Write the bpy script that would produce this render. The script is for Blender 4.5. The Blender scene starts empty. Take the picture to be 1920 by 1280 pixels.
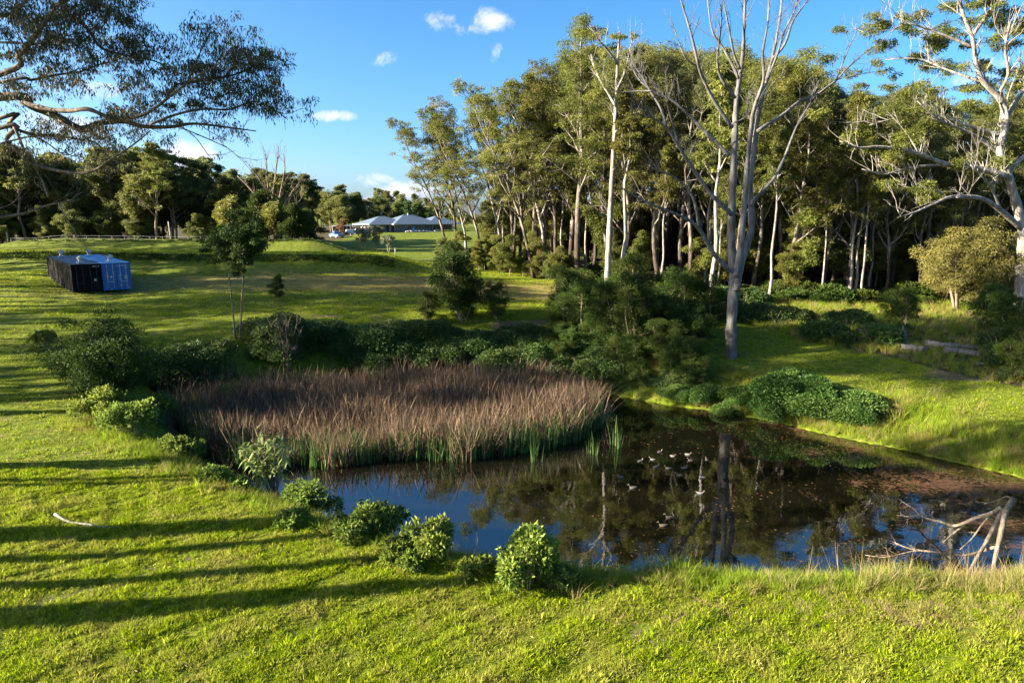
import bpy, math
import numpy as np
from mathutils import Vector, Matrix
PI = math.pi
S = bpy.context.scene
C = S.collection
# ------------------------------------------------------------------ camera, sky, sun, exposure
CAM_H, PITCH, F = 12.0, math.radians(10.5), 1280.0
cd = bpy.data.cameras.new('camera'); cam = bpy.data.objects.new('camera', cd); C.objects.link(cam)
cam.location = (0, 0, CAM_H); cam.rotation_euler = (PI/2 - PITCH, 0, 0)
cd.sensor_width = 36; cd.lens = 24; cd.clip_end = 6000; cd.clip_start = 0.1
S.camera = cam
SUN_EL = math.radians(19.0)
SUN_HEAD = math.radians(10.0)          # light travels towards +x and a little towards +y
to_sun = Vector((-math.cos(SUN_EL)*math.cos(SUN_HEAD), -math.cos(SUN_EL)*math.sin(SUN_HEAD), math.sin(SUN_EL)))
sd = bpy.data.lights.new('sun', 'SUN'); sun = bpy.data.objects.new('sun', sd); C.objects.link(sun)
sd.energy = 4.4; sd.angle = math.radians(0.5); sd.color = (1.0, 0.89, 0.69)
sun.rotation_euler = (-to_sun).to_track_quat('-Z', 'Y').to_euler(); sun.location = (-60, -20, 60)
S.view_settings.view_transform = 'Standard'; S.view_settings.look = 'None'
S.view_settings.exposure = 2.8; S.view_settings.gamma = 1.0
S.view_settings.use_curve_mapping = False

def ray(px, py):
    u = (px - 960) / F; v = (py - 640) / F
    return np.array([u, math.cos(PITCH) - v*math.sin(PITCH), -math.sin(PITCH) - v*math.cos(PITCH)])
def G(px, py, z=0.0):                  # the point of height z seen at a spot of the photograph
    r = ray(px, py); t = (z - CAM_H) / r[2]
    return np.array([r[0]*t, r[1]*t, z])
def P(px, py, Y):                      # the point Y metres ahead
    r = ray(px, py); t = Y / r[1]
    return np.array([r[0]*t, Y, CAM_H + r[2]*t])
def to_px(p):
    x, y, z = p[0], p[1], p[2] - CAM_H
    d = y*math.cos(PITCH) - z*math.sin(PITCH)
    return 960 + F*x/d, 640 - F*(y*math.sin(PITCH) + z*math.cos(PITCH))/d

W = bpy.data.worlds.new('World'); S.world = W; W.use_nodes = True
def build_world():
    nt = W.node_tree; N = nt.nodes; L = nt.links; N.clear()
    out = N.new('ShaderNodeOutputWorld'); bg = N.new('ShaderNodeBackground'); bg.inputs[1].default_value = 0.05
    sky = N.new('ShaderNodeTexSky'); sky.sky_type = 'NISHITA'; sky.sun_disc = False
    sky.sun_elevation = SUN_EL; sky.sun_rotation = math.atan2(to_sun.x, to_sun.y)
    sky.air_density = 0.6; sky.dust_density = 2.0; sky.ozone_density = 3.0; sky.altitude = 100
    hs = N.new('ShaderNodeHueSaturation'); hs.inputs['Saturation'].default_value = 1.22; hs.inputs['Hue'].default_value = .491; hs.inputs['Value'].default_value = 1.0
    L.new(sky.outputs[0], hs.inputs['Color'])
    tc = N.new('ShaderNodeTexCoord')
    nz = N.new('ShaderNodeTexNoise'); nz.inputs['Scale'].default_value = 20; nz.inputs['Detail'].default_value = 9; nz.inputs['Roughness'].default_value = 0.68; nz.inputs['Distortion'].default_value = .6
    nz.noise_dimensions = '3D'; L.new(tc.outputs['Generated'], nz.inputs['Vector'])
    def math_(op, a, b=None, clamp=False):
        n = N.new('ShaderNodeMath'); n.operation = op; n.use_clamp = clamp
        for i, s in enumerate((a, b)):
            if s is None: continue
            if isinstance(s, (int, float)): n.inputs[i].default_value = s
            else: L.new(s, n.inputs[i])
        return n.outputs[0]
    def vmath(op, a, b):
        n = N.new('ShaderNodeVectorMath'); n.operation = op
        for i, s in enumerate((a, b)):
            if isinstance(s, (tuple, list)): n.inputs[i].default_value = s
            else: L.new(s, n.inputs[i])
        return n
    # fair weather clouds: (photo x, photo y, half width, half height, tilt, weight)
    clouds = [(830,42,52,22,-6,1.0),(912,36,52,26,-14,1.05),(875,52,70,14,6,.8),(722,112,30,16,14,.8),(930,102,13,24,-28,.8),
              (622,218,58,12,2,1.15),(690,336,60,16,-3,1.15),(765,356,70,22,0,1.3),(345,292,70,30,16,1.25),(255,55,22,18,0,.55),
              (550,178,24,7,10,.6),(832,197,46,12,-6,.75),(1750,66,44,17,-8,.85),(1860,135,75,30,-12,.9),(170,170,64,18,10,.85),(130,240,90,28,0,1.15),(560,380,130,22,0,1.05),(420,345,70,16,0,.7)]
    acc = None
    for (px, py, hw, hh, tilt, wgt) in clouds:
        c = Vector(ray(px, py)).normalized()
        r = Vector((c.y, -c.x, 0)).normalized(); u = r.cross(c).normalized()
        a = math.radians(tilt); r2 = r*math.cos(a) + u*math.sin(a); u2 = u*math.cos(a) - r*math.sin(a)
        sx = 1.0/(hw/F); sy = 1.0/(hh/F)
        d = vmath('SUBTRACT', tc.outputs['Generated'], tuple(c)).outputs[0]
        dx = math_('MULTIPLY', vmath('DOT_PRODUCT', d, tuple(r2)).outputs['Value'], sx)
        dy = math_('MULTIPLY', vmath('DOT_PRODUCT', d, tuple(u2)).outputs['Value'], sy)
        q = math_('ADD', math_('MULTIPLY', dx, dx), math_('MULTIPLY', dy, dy))
        m = math_('MULTIPLY', math_('SUBTRACT', 1.25, q), wgt)
        front = math_('GREATER_THAN', vmath('DOT_PRODUCT', tc.outputs['Generated'], tuple(c)).outputs['Value'], 0.5)
        m = math_('MULTIPLY', math_('MAXIMUM', m, 0.0), front)
        acc = m if acc is None else math_('MAXIMUM', acc, m)
    dens = math_('ADD', math_('MULTIPLY', acc, 0.66), math_('MULTIPLY', math_('SUBTRACT', nz.outputs['Fac'], 0.62), 2.9))
    dens = math_('MULTIPLY', dens, math_('GREATER_THAN', acc, 0.001))
    mr = N.new('ShaderNodeMapRange'); mr.interpolation_type = 'SMOOTHSTEP'; mr.inputs[1].default_value = 0.0; mr.inputs[2].default_value = .85
    mr.inputs[3].default_value = 0; mr.inputs[4].default_value = 0.93; L.new(dens, mr.inputs[0])
    mx = N.new('ShaderNodeMix'); mx.data_type = 'RGBA'; L.new(mr.outputs[0], mx.inputs[0]); L.new(hs.outputs[0], mx.inputs[6])
    mx.inputs[7].default_value = (3.2, 3.3, 3.7, 1)
    L.new(mx.outputs[2], bg.inputs[0]); L.new(bg.outputs[0], out.inputs[0])
build_world()

# ------------------------------------------------------------------ materials
MATS = {}
def mat_new(name):
    m = bpy.data.materials.new(name); m.use_nodes = True; m.node_tree.nodes.clear(); MATS[name] = m
    return m, m.node_tree.nodes, m.node_tree.links
def ramp(N, L, src, stops):
    r = N.new('ShaderNodeValToRGB'); e = r.color_ramp.elements
    while len(e) < len(stops): e.new(0.5)
    for i, (p, c) in enumerate(stops):
        e[i].position = p; e[i].color = (*c, 1)
    L.new(src, r.inputs[0]); return r.outputs[0]
def mixc(N, L, fac, a, b, mode='MIX'):
    n = N.new('ShaderNodeMix'); n.data_type = 'RGBA'; n.blend_type = mode
    for i, s in ((0, fac), (6, a), (7, b)):
        if isinstance(s, (int, float)): n.inputs[i].default_value = s
        elif isinstance(s, tuple): n.inputs[i].default_value = (*s, 1) if len(s) == 3 else s
        else: L.new(s, n.inputs[i])
    return n.outputs[2]
def attr(N, name, out='Fac'):
    a = N.new('ShaderNodeAttribute'); a.attribute_name = name; return a.outputs[out]
def noise(N, L, scale, detail=4, rough=.55, coord='Object', dist=0.0):
    t = N.new('ShaderNodeTexCoord'); n = N.new('ShaderNodeTexNoise'); n.inputs['Scale'].default_value = scale
    n.inputs['Detail'].default_value = detail; n.inputs['Roughness'].default_value = rough; n.inputs['Distortion'].default_value = dist
    if coord == 'World':
        g = N.new('ShaderNodeNewGeometry'); L.new(g.outputs['Position'], n.inputs['Vector'])
    else: L.new(t.outputs[coord], n.inputs['Vector'])
    return n.outputs['Fac']
def principled(N, L, col, rough=.6, spec=.3, bump=None, bstr=.3, bdist=.02, metal=0.0):
    b = N.new('ShaderNodeBsdfPrincipled'); b.inputs['Roughness'].default_value = rough if isinstance(rough, (int, float)) else .5
    if not isinstance(rough, (int, float)): L.new(rough, b.inputs['Roughness'])
    b.inputs['Specular IOR Level'].default_value = spec; b.inputs['Metallic'].default_value = metal
    if isinstance(col, tuple): b.inputs['Base Color'].default_value = (*col, 1)
    else: L.new(col, b.inputs['Base Color'])
    if bump is not None:
        bp = N.new('ShaderNodeBump'); bp.inputs['Strength'].default_value = bstr; bp.inputs['Distance'].default_value = bdist
        L.new(bump, bp.inputs['Height']); L.new(bp.outputs[0], b.inputs['Normal'])
    return b.outputs[0]
def out(N, L, sh):
    o = N.new('ShaderNodeOutputMaterial'); L.new(sh, o.inputs[0])
def leaf_mat(name, dark, mid, light, trans=.35, rough=.5, spec=.25, hue=.05, world_noise=None, tint=None):
    m, N, L = mat_new(name)
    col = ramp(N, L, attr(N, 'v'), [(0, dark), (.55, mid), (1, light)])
    if world_noise:
        nz = noise(N, L, world_noise, 3, .6, 'World')
        mr = N.new('ShaderNodeMapRange'); mr.inputs[1].default_value = .42; mr.inputs[2].default_value = .66; L.new(nz, mr.inputs[0])
        col = mixc(N, L, mr.outputs[0], col, tint if tint else (.2, .16, .06))
    oi = N.new('ShaderNodeObjectInfo'); hs = N.new('ShaderNodeHueSaturation')
    mh = N.new('ShaderNodeMapRange'); mh.inputs[3].default_value = .5 - hue*.45; mh.inputs[4].default_value = .5 + hue*.35; L.new(oi.outputs['Random'], mh.inputs[0])
    L.new(mh.outputs[0], hs.inputs['Hue'])
    mul = N.new('ShaderNodeMath'); mul.operation = 'MULTIPLY'; mul.inputs[1].default_value = 7.31; L.new(oi.outputs['Random'], mul.inputs[0])
    fr = N.new('ShaderNodeMath'); fr.operation = 'FRACT'; L.new(mul.outputs[0], fr.inputs[0])
    mv = N.new('ShaderNodeMapRange'); mv.inputs[3].default_value = .8; mv.inputs[4].default_value = 1.2; L.new(fr.outputs[0], mv.inputs[0]); L.new(mv.outputs[0], hs.inputs['Value'])
    L.new(col, hs.inputs['Color'])
    p = principled(N, L, hs.outputs[0], rough, spec)
    t = N.new('ShaderNodeBsdfTranslucent'); L.new(hs.outputs[0], t.inputs[0])
    ms = N.new('ShaderNodeMixShader'); ms.inputs[0].default_value = trans; L.new(p, ms.inputs[1]); L.new(t.outputs[0], ms.inputs[2])
    out(N, L, ms.outputs[0]); return m
leaf_mat('gum_leaf', (.05,.06,.015), (.133,.145,.031), (.255,.25,.06), trans=.5, spec=.12)
leaf_mat('gum_leaf_grey', (.055,.068,.024), (.125,.142,.05), (.22,.23,.09), trans=.48, spec=.12)
leaf_mat('gum_leaf_warm', (.04,.045,.02), (.075,.08,.032), (.13,.115,.05), trans=.35, hue=.03)
leaf_mat('dark_tree_leaf', (.045,.06,.02), (.125,.145,.038), (.24,.24,.06), trans=.48, hue=.06)
leaf_mat('bright_tree_leaf', (.09,.11,.018), (.16,.175,.03), (.25,.24,.05), trans=.35, hue=.02)
leaf_mat('pine_leaf', (.02,.05,.012), (.05,.10,.02), (.10,.16,.03), trans=.2, hue=.02)
leaf_mat('wattle_leaf', (.018,.038,.008), (.042,.07,.013), (.095,.125,.022), trans=.3, hue=.05, spec=.1)
leaf_mat('golden_leaf', (.06,.058,.016), (.135,.118,.03), (.225,.19,.05), trans=.35, hue=.03)
leaf_mat('rust_leaf', (.10,.05,.02), (.18,.09,.03), (.26,.15,.05), trans=.3, hue=.02)
leaf_mat('olive_leaf', (.06,.075,.04), (.11,.125,.075), (.18,.20,.13), trans=.2, hue=.02)
leaf_mat('bramble_leaf', (.018,.042,.012), (.045,.085,.020), (.11,.15,.035), trans=.32, hue=.05, spec=.2)
leaf_mat('creeper_leaf', (.02,.052,.010), (.052,.105,.02), (.135,.20,.038), trans=.35, hue=.04, spec=.15)
leaf_mat('shrub_leaf', (.05,.095,.012), (.12,.18,.026), (.25,.30,.06), trans=.42, rough=.5, spec=.15, hue=.04)
leaf_mat('tobacco_leaf', (.09,.15,.03), (.19,.25,.06), (.32,.36,.14), trans=.45, rough=.5, spec=.3, hue=.02)
leaf_mat('lawn_blade', (.09,.145,.004), (.225,.312,.008), (.39,.43,.02), trans=.45, spec=.06, hue=.025, world_noise=.7, tint=(.29,.30,.05))
leaf_mat('long_grass', (.09,.16,.010), (.19,.28,.018), (.34,.37,.05), trans=.48, spec=.06, hue=.02, world_noise=.45, tint=(.28,.25,.06))
leaf_mat('bank_weed', (.02,.04,.005), (.05,.082,.009), (.11,.15,.016), trans=.3, hue=.03)  # green darkened to stand in for shade on the bank faces
leaf_mat('dry_grass', (.17,.12,.05), (.30,.23,.10), (.45,.36,.18), trans=.4, hue=.02)
leaf_mat('reed_dry', (.055,.038,.027), (.185,.124,.082), (.41,.295,.175), trans=.35, spec=.1, hue=.02)
leaf_mat('reed_green', (.03,.07,.02), (.06,.13,.03), (.14,.2,.05), trans=.35, hue=.02)

def bark_mat(name, pale, tan, low, lowpos=.0, scale=1.2):
    m, N, L = mat_new(name)
    t = N.new('ShaderNodeTexCoord'); mp = N.new('ShaderNodeMapping'); mp.inputs['Scale'].default_value = (1, 1, .22); L.new(t.outputs['Object'], mp.inputs[0])
    n = N.new('ShaderNodeTexNoise'); n.inputs['Scale'].default_value = scale*3; n.inputs['Detail'].default_value = 6; n.inputs['Roughness'].default_value = .65; L.new(mp.outputs[0], n.inputs['Vector'])
    col = ramp(N, L, n.outputs['Fac'], [(.34, tuple(c*.72 for c in tan)), (.47, tan), (.58, pale), (.8, tuple(min(.8, c*1.12) for c in pale))])
    if lowpos > 0:
        a = N.new('ShaderNodeMath'); a.operation = 'ADD'; L.new(attr(N, 'v'), a.inputs[0])
        b = N.new('ShaderNodeMath'); b.operation = 'MULTIPLY'; b.inputs[1].default_value = .35; L.new(n.outputs['Fac'], b.inputs[0]); L.new(b.outputs[0], a.inputs[1])
        mr = N.new('ShaderNodeMapRange'); mr.inputs[1].default_value = lowpos+.12; mr.inputs[2].default_value = lowpos+.24; L.new(a.outputs[0], mr.inputs[0])
        lowc = ramp(N, L, n.outputs['Fac'], [(.35, tuple(c*.5 for c in low)), (.65, low)])
        col = mixc(N, L, mr.outputs[0], lowc, col)
    n2 = N.new('ShaderNodeTexNoise'); n2.inputs['Scale'].default_value = scale*.9; n2.inputs['Detail'].default_value = 8; n2.inputs['Roughness'].default_value = .75; L.new(mp.outputs[0], n2.inputs['Vector'])
    st = N.new('ShaderNodeMapRange'); st.inputs[1].default_value = .54; st.inputs[2].default_value = .66; st.inputs[4].default_value = .65; L.new(n2.outputs['Fac'], st.inputs[0])
    col = mixc(N, L, st.outputs[0], col, tuple(c*.55 for c in tan))
    out(N, L, principled(N, L, col, .8, .15, n.outputs['Fac'], .7, .05)); return m
bark_mat('white_bark', (.29,.28,.26), (.18,.155,.13), (.2,.14,.1))
bark_mat('hero_bark', (.15,.147,.143), (.10,.092,.085), (.15,.12,.10), .04)
bark_mat('gum_bark', (.21,.19,.165), (.12,.095,.075), (.07,.05,.04), .26)
bark_mat('brown_bark', (.26,.20,.15), (.16,.115,.08), (.12,.085,.06))
bark_mat('overhang_bark', (.17,.135,.11), (.105,.08,.065), (.15,.1,.08))
bark_mat('dead_wood', (.21,.18,.135), (.13,.10,.075), (.2,.15,.1), 0, 2.5)
bark_mat('log_wood', (.19,.175,.16), (.11,.095,.08), (.2,.15,.1), 0, 2.0)
bark_mat('twig_wood', (.34,.28,.20), (.22,.17,.12), (.2,.15,.1), 0, 2.5)
bark_mat('pole_wood', (.36,.33,.28), (.25,.22,.18), (.2,.15,.1), 0, 2.0)

def simple(name, col, rough=.5, spec=.4, metal=0.0, bump=None, nstr=.15, nscale=6):
    m, N, L = mat_new(name)
    nz = noise(N, L, nscale, 5, .6)
    c = mixc(N, L, nz, tuple(x*(1-nstr) for x in col), tuple(min(1, x*(1+nstr)) for x in col))
    out(N, L, principled(N, L, c, rough, spec, nz if bump else None, .2, .01, metal)); return m
simple('white_paint', (.36,.355,.345), .5); simple('cream_wall', (.24,.215,.175), .8); simple('brick_wall', (.17,.15,.135), .85)
simple('window_glass', (.02,.025,.03), .08, .6); simple('dark_steel', (.03,.03,.032), .5); simple('galvanised', (.55,.55,.55), .4, .5, .3)
simple('car_blue', (.06,.14,.30), .3, .5); simple('car_white', (.7,.7,.7), .3, .5); simple('tyre', (.02,.02,.02), .8); simple('red_lamp', (.5,.03,.02), .4)
simple('bright_blue', (.05,.35,.65), .5); simple('stone', (.33,.31,.28), .9, .2, nstr=.35)
simple('duck_pale', (.125,.115,.105), .6, .2, nstr=.1); simple('duck_tan', (.17,.12,.07), .6, .2, nstr=.2); simple('duck_brown', (.10,.075,.055), .6, .2, nstr=.3)
simple('duck_head', (.20,.12,.07), .6, .2); simple('bill', (.12,.10,.07), .4); simple('label_white', (.7,.7,.7), .6); simple('label_orange', (.55,.25,.05), .6)
simple('label_grey', (.4,.38,.35), .6); simple('concrete', (.5,.47,.42), .9)
def container_mat(name, col, stain, amt, rough=.45):
    m, N, L = mat_new(name)
    n = noise(N, L, .8, 6, .65); mr = N.new('ShaderNodeMapRange'); mr.inputs[1].default_value = .52; mr.inputs[2].default_value = .72; mr.inputs[4].default_value = amt; L.new(n, mr.inputs[0])
    c = mixc(N, L, mr.outputs[0], col, stain)
    out(N, L, principled(N, L, c, rough, .4 if rough < .5 else .06, n, .1, .01)); return m
container_mat('black_steel', (.006,.0065,.008), (.035,.022,.018), .6, .6); container_mat('blue_steel', (.02,.11,.36), (.03,.16,.40), .6)
container_mat('black_roof_steel', (.025,.028,.045), (.08,.035,.03), .8); container_mat('blue_roof_steel', (.06,.22,.45), (.10,.30,.52), .7)
def roof_mat():
    m, N, L = mat_new('metal_roof')
    t = N.new('ShaderNodeTexCoord'); w = N.new('ShaderNodeTexWave'); w.inputs['Scale'].default_value = 1.6; L.new(t.outputs['Object'], w.inputs[0])
    n = noise(N, L, .7, 5); c = mixc(N, L, n, (.075,.105,.145), (.10,.135,.18))
    out(N, L, principled(N, L, c, .6, .2, w.outputs['Fac'], .3, .03, 0))
roof_mat()
# ------------------------------------------------------------------ mesh helpers
class MB:
    def __init__(s): s.V = []; s.F4 = []; s.F3 = []; s.A = []; s.n = 0
    def add(s, V, F, a=0.5):
        V = np.asarray(V, float).reshape(-1, 3); F = np.asarray(F, int)
        (s.F4 if F.shape[1] == 4 else s.F3).append(F + s.n)
        s.V.append(V); s.A.append(np.full(len(V), a) if np.isscalar(a) else np.asarray(a, float)); s.n += len(V); return s
    def mesh(s, name, mat, smooth=False):
        me = bpy.data.meshes.new(name); V = np.concatenate(s.V).astype(np.float32)
        f4 = np.concatenate(s.F4) if s.F4 else np.zeros((0, 4), int); f3 = np.concatenate(s.F3) if s.F3 else np.zeros((0, 3), int)
        loops = np.concatenate([f4.ravel(), f3.ravel()]).astype(np.int32)
        starts = np.concatenate([np.arange(len(f4))*4, len(f4)*4 + np.arange(len(f3))*3]).astype(np.int32)
        me.vertices.add(len(V)); me.vertices.foreach_set('co', V.ravel())
        me.loops.add(len(loops)); me.loops.foreach_set('vertex_index', loops)
        me.polygons.add(len(starts)); me.polygons.foreach_set('loop_start', starts)
        me.polygons.foreach_set('use_smooth', np.full(len(starts), smooth))
        at = me.attributes.new('v', 'FLOAT', 'POINT'); at.data.foreach_set('value', np.concatenate(s.A).astype(np.float32))
        me.update(calc_edges=True); me.materials.append(MATS[mat] if isinstance(mat, str) else mat); return me
    def obj(s, name, mat, parent=None, smooth=False): return link(name, s.mesh(name, mat, smooth), parent)
def link(name, me, parent=None):
    o = bpy.data.objects.new(name, me); C.objects.link(o)
    if parent is not None: o.parent = parent
    return o
def tag(o, label, cat, group=None, kind=None):
    if label: o['label'] = label
    if cat: o['category'] = cat
    if group: o['group'] = group
    if kind: o['kind'] = kind
    return o
def thing(name, label, cat, loc=(0,0,0), rz=0.0, group=None, sc=1.0):
    o = bpy.data.objects.new(name, None); C.objects.link(o); o.location = tuple(loc); o.rotation_euler = (0, 0, rz); o.scale = (sc,)*3
    o.empty_display_size = .3
    return tag(o, label, cat, group)
def norm(a): return a / np.maximum(np.linalg.norm(a, axis=-1, keepdims=True), 1e-9)
def tube(mb, pts, rad, sides=6, v=None, cap=True):
    pts = np.asarray(pts, float); n = len(pts); rad = np.broadcast_to(np.asarray(rad, float), (n,))
    T = norm(np.gradient(pts, axis=0)); up = np.array([.31, .95, .05]) if abs(T[0][2]) > .8 else np.array([0, 0, 1.])
    X = norm(np.cross(T[0], up)); R = []
    ang = np.arange(sides)*2*PI/sides
    for i in range(n):
        X = X - T[i]*X.dot(T[i]); X = X/max(1e-9, np.linalg.norm(X)); Y = np.cross(T[i], X)
        kn = 1 + .09*np.sin(ang*2 + i*1.3)*math.sin(i*2.4 + n) + .06*math.sin(i*3.7 + 2*n)
        R.append(pts[i] + (rad[i]*(kn if sides >= 7 else np.ones(sides)))[:, None]*(np.cos(ang)[:, None]*X + np.sin(ang)[:, None]*Y))
    V = np.concatenate(R); F = []
    k = np.arange(sides); k2 = (k+1) % sides
    for i in range(n-1):
        F.append(np.stack([i*sides+k, i*sides+k2, (i+1)*sides+k2, (i+1)*sides+k], 1))
    vv = np.repeat(np.linspace(0, 1, n) if v is None else np.broadcast_to(v, (n,)), sides)
    base = mb.n; mb.add(V, np.concatenate(F), vv)
    if cap:
        for i, rev in ((0, True), (n-1, False)):
            c = mb.n; mb.add([pts[i]], np.zeros((0, 3), int), float(vv[i*sides]))
            f = np.stack([np.full(sides, c), base+i*sides+(k2 if rev else k), base+i*sides+(k if rev else k2)], 1); mb.F3.append(f)
def smooth_path(p, per=5):
    p = np.asarray(p, float); n = len(p)
    if n < 3: return np.array([p[0]*(1-t) + p[-1]*t for t in np.linspace(0, 1, per+1)])
    q = np.vstack([2*p[0]-p[1], p, 2*p[-1]-p[-2]]); o = []
    for i in range(1, n):
        a, b, c, d = q[i-1], q[i], q[i+1], q[i+2]
        for t in np.arange(per)/per:
            o.append(.5*((2*b) + (-a+c)*t + (2*a-5*b+4*c-d)*t*t + (-a+3*b-3*c+d)*t**3))
    o.append(p[-1]); return np.array(o)
def box(mb, x0, x1, y0, y1, z0, z1, a=.5):
    V = [(x0,y0,z0),(x1,y0,z0),(x1,y1,z0),(x0,y1,z0),(x0,y0,z1),(x1,y0,z1),(x1,y1,z1),(x0,y1,z1)]
    mb.add(V, [(0,3,2,1),(4,5,6,7),(0,1,5,4),(1,2,6,5),(2,3,7,6),(3,0,4,7)], a); return mb
def leaves(mb, rng, c, d, Ln, Wd, vv, fold=.12, curl=0.0):
    n = len(c); d = norm(d); s = norm(np.cross(d, norm(rng.normal(size=(n, 3))))); nn = np.cross(s, d)
    Ln = np.broadcast_to(Ln, (n,))[:, None]; Wd = np.broadcast_to(Wd, (n,))[:, None]
    p0 = c; p2 = c + d*Ln - nn*curl*Ln; m = c + d*Ln*.42
    p1 = m + s*Wd*.5 + nn*Wd*fold; p3 = m - s*Wd*.5 + nn*Wd*fold
    V = np.stack([p0, p1, p2, p3], 1).reshape(-1, 3); i = np.arange(n)[:, None]*4
    mb.add(V, i + np.array([0, 1, 2, 3]), np.repeat(np.clip(vv, 0, 1), 4))
def sph(rng, n): return norm(rng.normal(size=(n, 3)))
def clump(mb, rng, c, R, n, Ln, Wd, squash=.65, down=.5, sub=4, vbase=.5, jit=.22, out_=.6):
    """a leaf mass: a few smaller lumps, leaves on and inside them"""
    cs = c + sph(rng, sub)*R*.6*np.array([1, 1, squash]); rs = R*rng.uniform(.42, .68, sub)
    w = rs**2/np.sum(rs**2); per = rng.multinomial(n, w)
    for k in range(sub):
        m = per[k]
        if m == 0: continue
        u = sph(rng, m); u[:, 2] = np.where((u[:, 2] < -.2) & (rng.random(m) < .6), -u[:, 2], u[:, 2])
        rr = rs[k]*rng.random(m)**.38
        p = cs[k] + u*rr[:, None]*np.array([1, 1, squash])
        d = u*out_ + np.array([0, 0, -down]) + rng.normal(size=(m, 3))*.45
        vv = vbase + rng.normal(size=m)*jit + rng.normal()*.08
        leaves(mb, rng, p, d, Ln*rng.uniform(.7, 1.3, m), Wd*rng.uniform(.7, 1.3, m), vv)
def copy_thing(root, loc, rz=None, sc=1.0, label=None, group=None, tilt=None, cat=None):
    r = root.copy(); C.objects.link(r); r.location = tuple(loc)
    if rz is not None: r.rotation_euler = (tilt[0] if tilt else 0, tilt[1] if tilt else 0, rz)
    r.scale = (sc, sc, sc) if np.isscalar(sc) else tuple(sc)
    if label: r['label'] = label
    if group: r['group'] = group
    if cat: r['category'] = cat
    for ch in root.children:
        c = ch.copy(); C.objects.link(c); c.parent = r
        for g in ch.children:
            q = g.copy(); C.objects.link(q); q.parent = c
    return r
def place(root, used, loc, rz=0.0, sc=1.0, label=None, group=None, tilt=None, cat=None):
    """the first time moves the thing itself, afterwards a copy"""
    if root.name not in used:
        used.add(root.name); root.location = tuple(loc); root.rotation_euler = (tilt[0] if tilt else 0, tilt[1] if tilt else 0, rz)
        root.scale = (sc, sc, sc) if np.isscalar(sc) else tuple(sc)
        if label: root['label'] = label
        if group: root['group'] = group
        if cat: root['category'] = cat
        return root
    return copy_thing(root, loc, rz, sc, label, group, tilt, cat)
USED = set()

# ------------------------------------------------------------------ terrain
pond_px = [(318,742),(322,800),(372,862),(440,905),(520,945),(600,975),(690,1012),(790,1040),(870,1062),(950,1078),(1080,1086),(1200,1082),(1330,1080),(1450,1082),(1560,1083),(1700,1084),(1850,1086),(2040,1070),
           (2120,985),(2010,915),(1920,896),(1850,880),(1760,858),(1660,836),(1560,816),(1460,792),(1360,772),(1260,760),(1160,742)]
pond = [G(x, y, 0)[:2] for x, y in pond_px]
pond += [np.array(q) for q in ((6.2,46.5),(3.0,48.2),(-2.5,49.0),(-9.0,48.2),(-15.5,46.0),(-20.5,43.0))]
pond = np.array(pond)
def pond_dist(x, y):
    """signed distance to the waterline, negative over water"""
    x = np.asarray(x, float).ravel(); y = np.asarray(y, float).ravel()
    p = np.stack([x, y], 1); best = np.full(len(x), 1e9); inside = np.zeros(len(x), bool)
    for i in range(len(pond)):
        a = pond[i]; b = pond[(i+1) % len(pond)]; ab = b - a
        t = np.clip(((p - a) @ ab)/ab.dot(ab), 0, 1); q = a + t[:, None]*ab
        best = np.minimum(best, np.hypot(*(p - q).T))
        cond = (a[1] > y) != (b[1] > y)
        xi = (b[0]-a[0])*(y-a[1])/(b[1]-a[1] + 1e-12) + a[0]
        inside ^= cond & (x < xi)
    return np.where(inside, -best, best)
ctrl = []
for px, py, z in [(0,1280,1.1),(500,1280,1.0),(960,1280,1.0),(1500,1280,1.0),(1920,1280,1.0),(0,1100,1.2),(400,1100,1.0),(960,1150,.9),(1500,1160,.85),(1920,1150,.9),
                  (0,950,1.5),(250,950,1.2),(0,820,1.9),(150,820,1.7),(0,720,2.5),(60,650,3.0),(0,600,3.9),(450,628,3.5),(600,602,3.9),(760,592,4.0),(900,590,4.0),(1040,586,3.9),
                  (1372,672,2.1),(1600,770,1.5),(1750,780,1.4),(1900,800,1.3),(2100,800,1.3),(1480,636,2.5),(1600,655,2.4),(1750,690,2.2),(1900,720,2.0),(1700,630,2.9),(1450,592,3.2),(1560,585,3.4),(1900,592,3.1),(1200,560,3.9),(1085,531,4.4),(985,522,4.8)]:
    ctrl.append(G(px, py, z))
for px, py, Y in [(138,549,63.5),(247,549,66.5),(0,520,70),(350,540,66),(600,511,78),(400,512,78),(850,505,84),(800,482,100),(700,462,150)]:
    ctrl.append(P(px, py, Y))
for q in [(-60,-20,1.2),(0,-20,1),(60,-20,1),(70,20,1),(-60,20,2.0),(-70,60,4.6),(90,60,3.2),(60,80,4.4),(90,110,5.2),(40,105,5.4),(0,110,6.0),(-90,80,5.6),(-100,130,6.2),(-30,130,6.0),(60,150,6),(-40,200,6.2),(30,200,6.4),(-150,200,6.4),(150,200,6),
          (-40,260,6.6),(0,400,7),(-300,300,7),(300,300,7),(-600,800,8),(600,800,8),(0,1500,8),(-600,-200,2),(600,-200,2)]:
    ctrl.append(np.array(q, float))
ctrl = np.array(ctrl)
def _rbf():
    d = np.hypot(ctrl[:, None, 0]-ctrl[None, :, 0], ctrl[:, None, 1]-ctrl[None, :, 1])
    A = np.zeros((len(ctrl)+3,)*2); A[:-3, :-3] = d + np.eye(len(ctrl))*-0.5
    Q = np.c_[np.ones(len(ctrl)), ctrl[:, :2]]; A[:-3, -3:] = Q; A[-3:, :-3] = Q.T
    return np.linalg.solve(A, np.r_[ctrl[:, 2], 0, 0, 0])
RW = _rbf()
def ss(a, b, x):
    t = np.clip((x-a)/(b-a), 0, 1); return t*t*(3-2*t)
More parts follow.
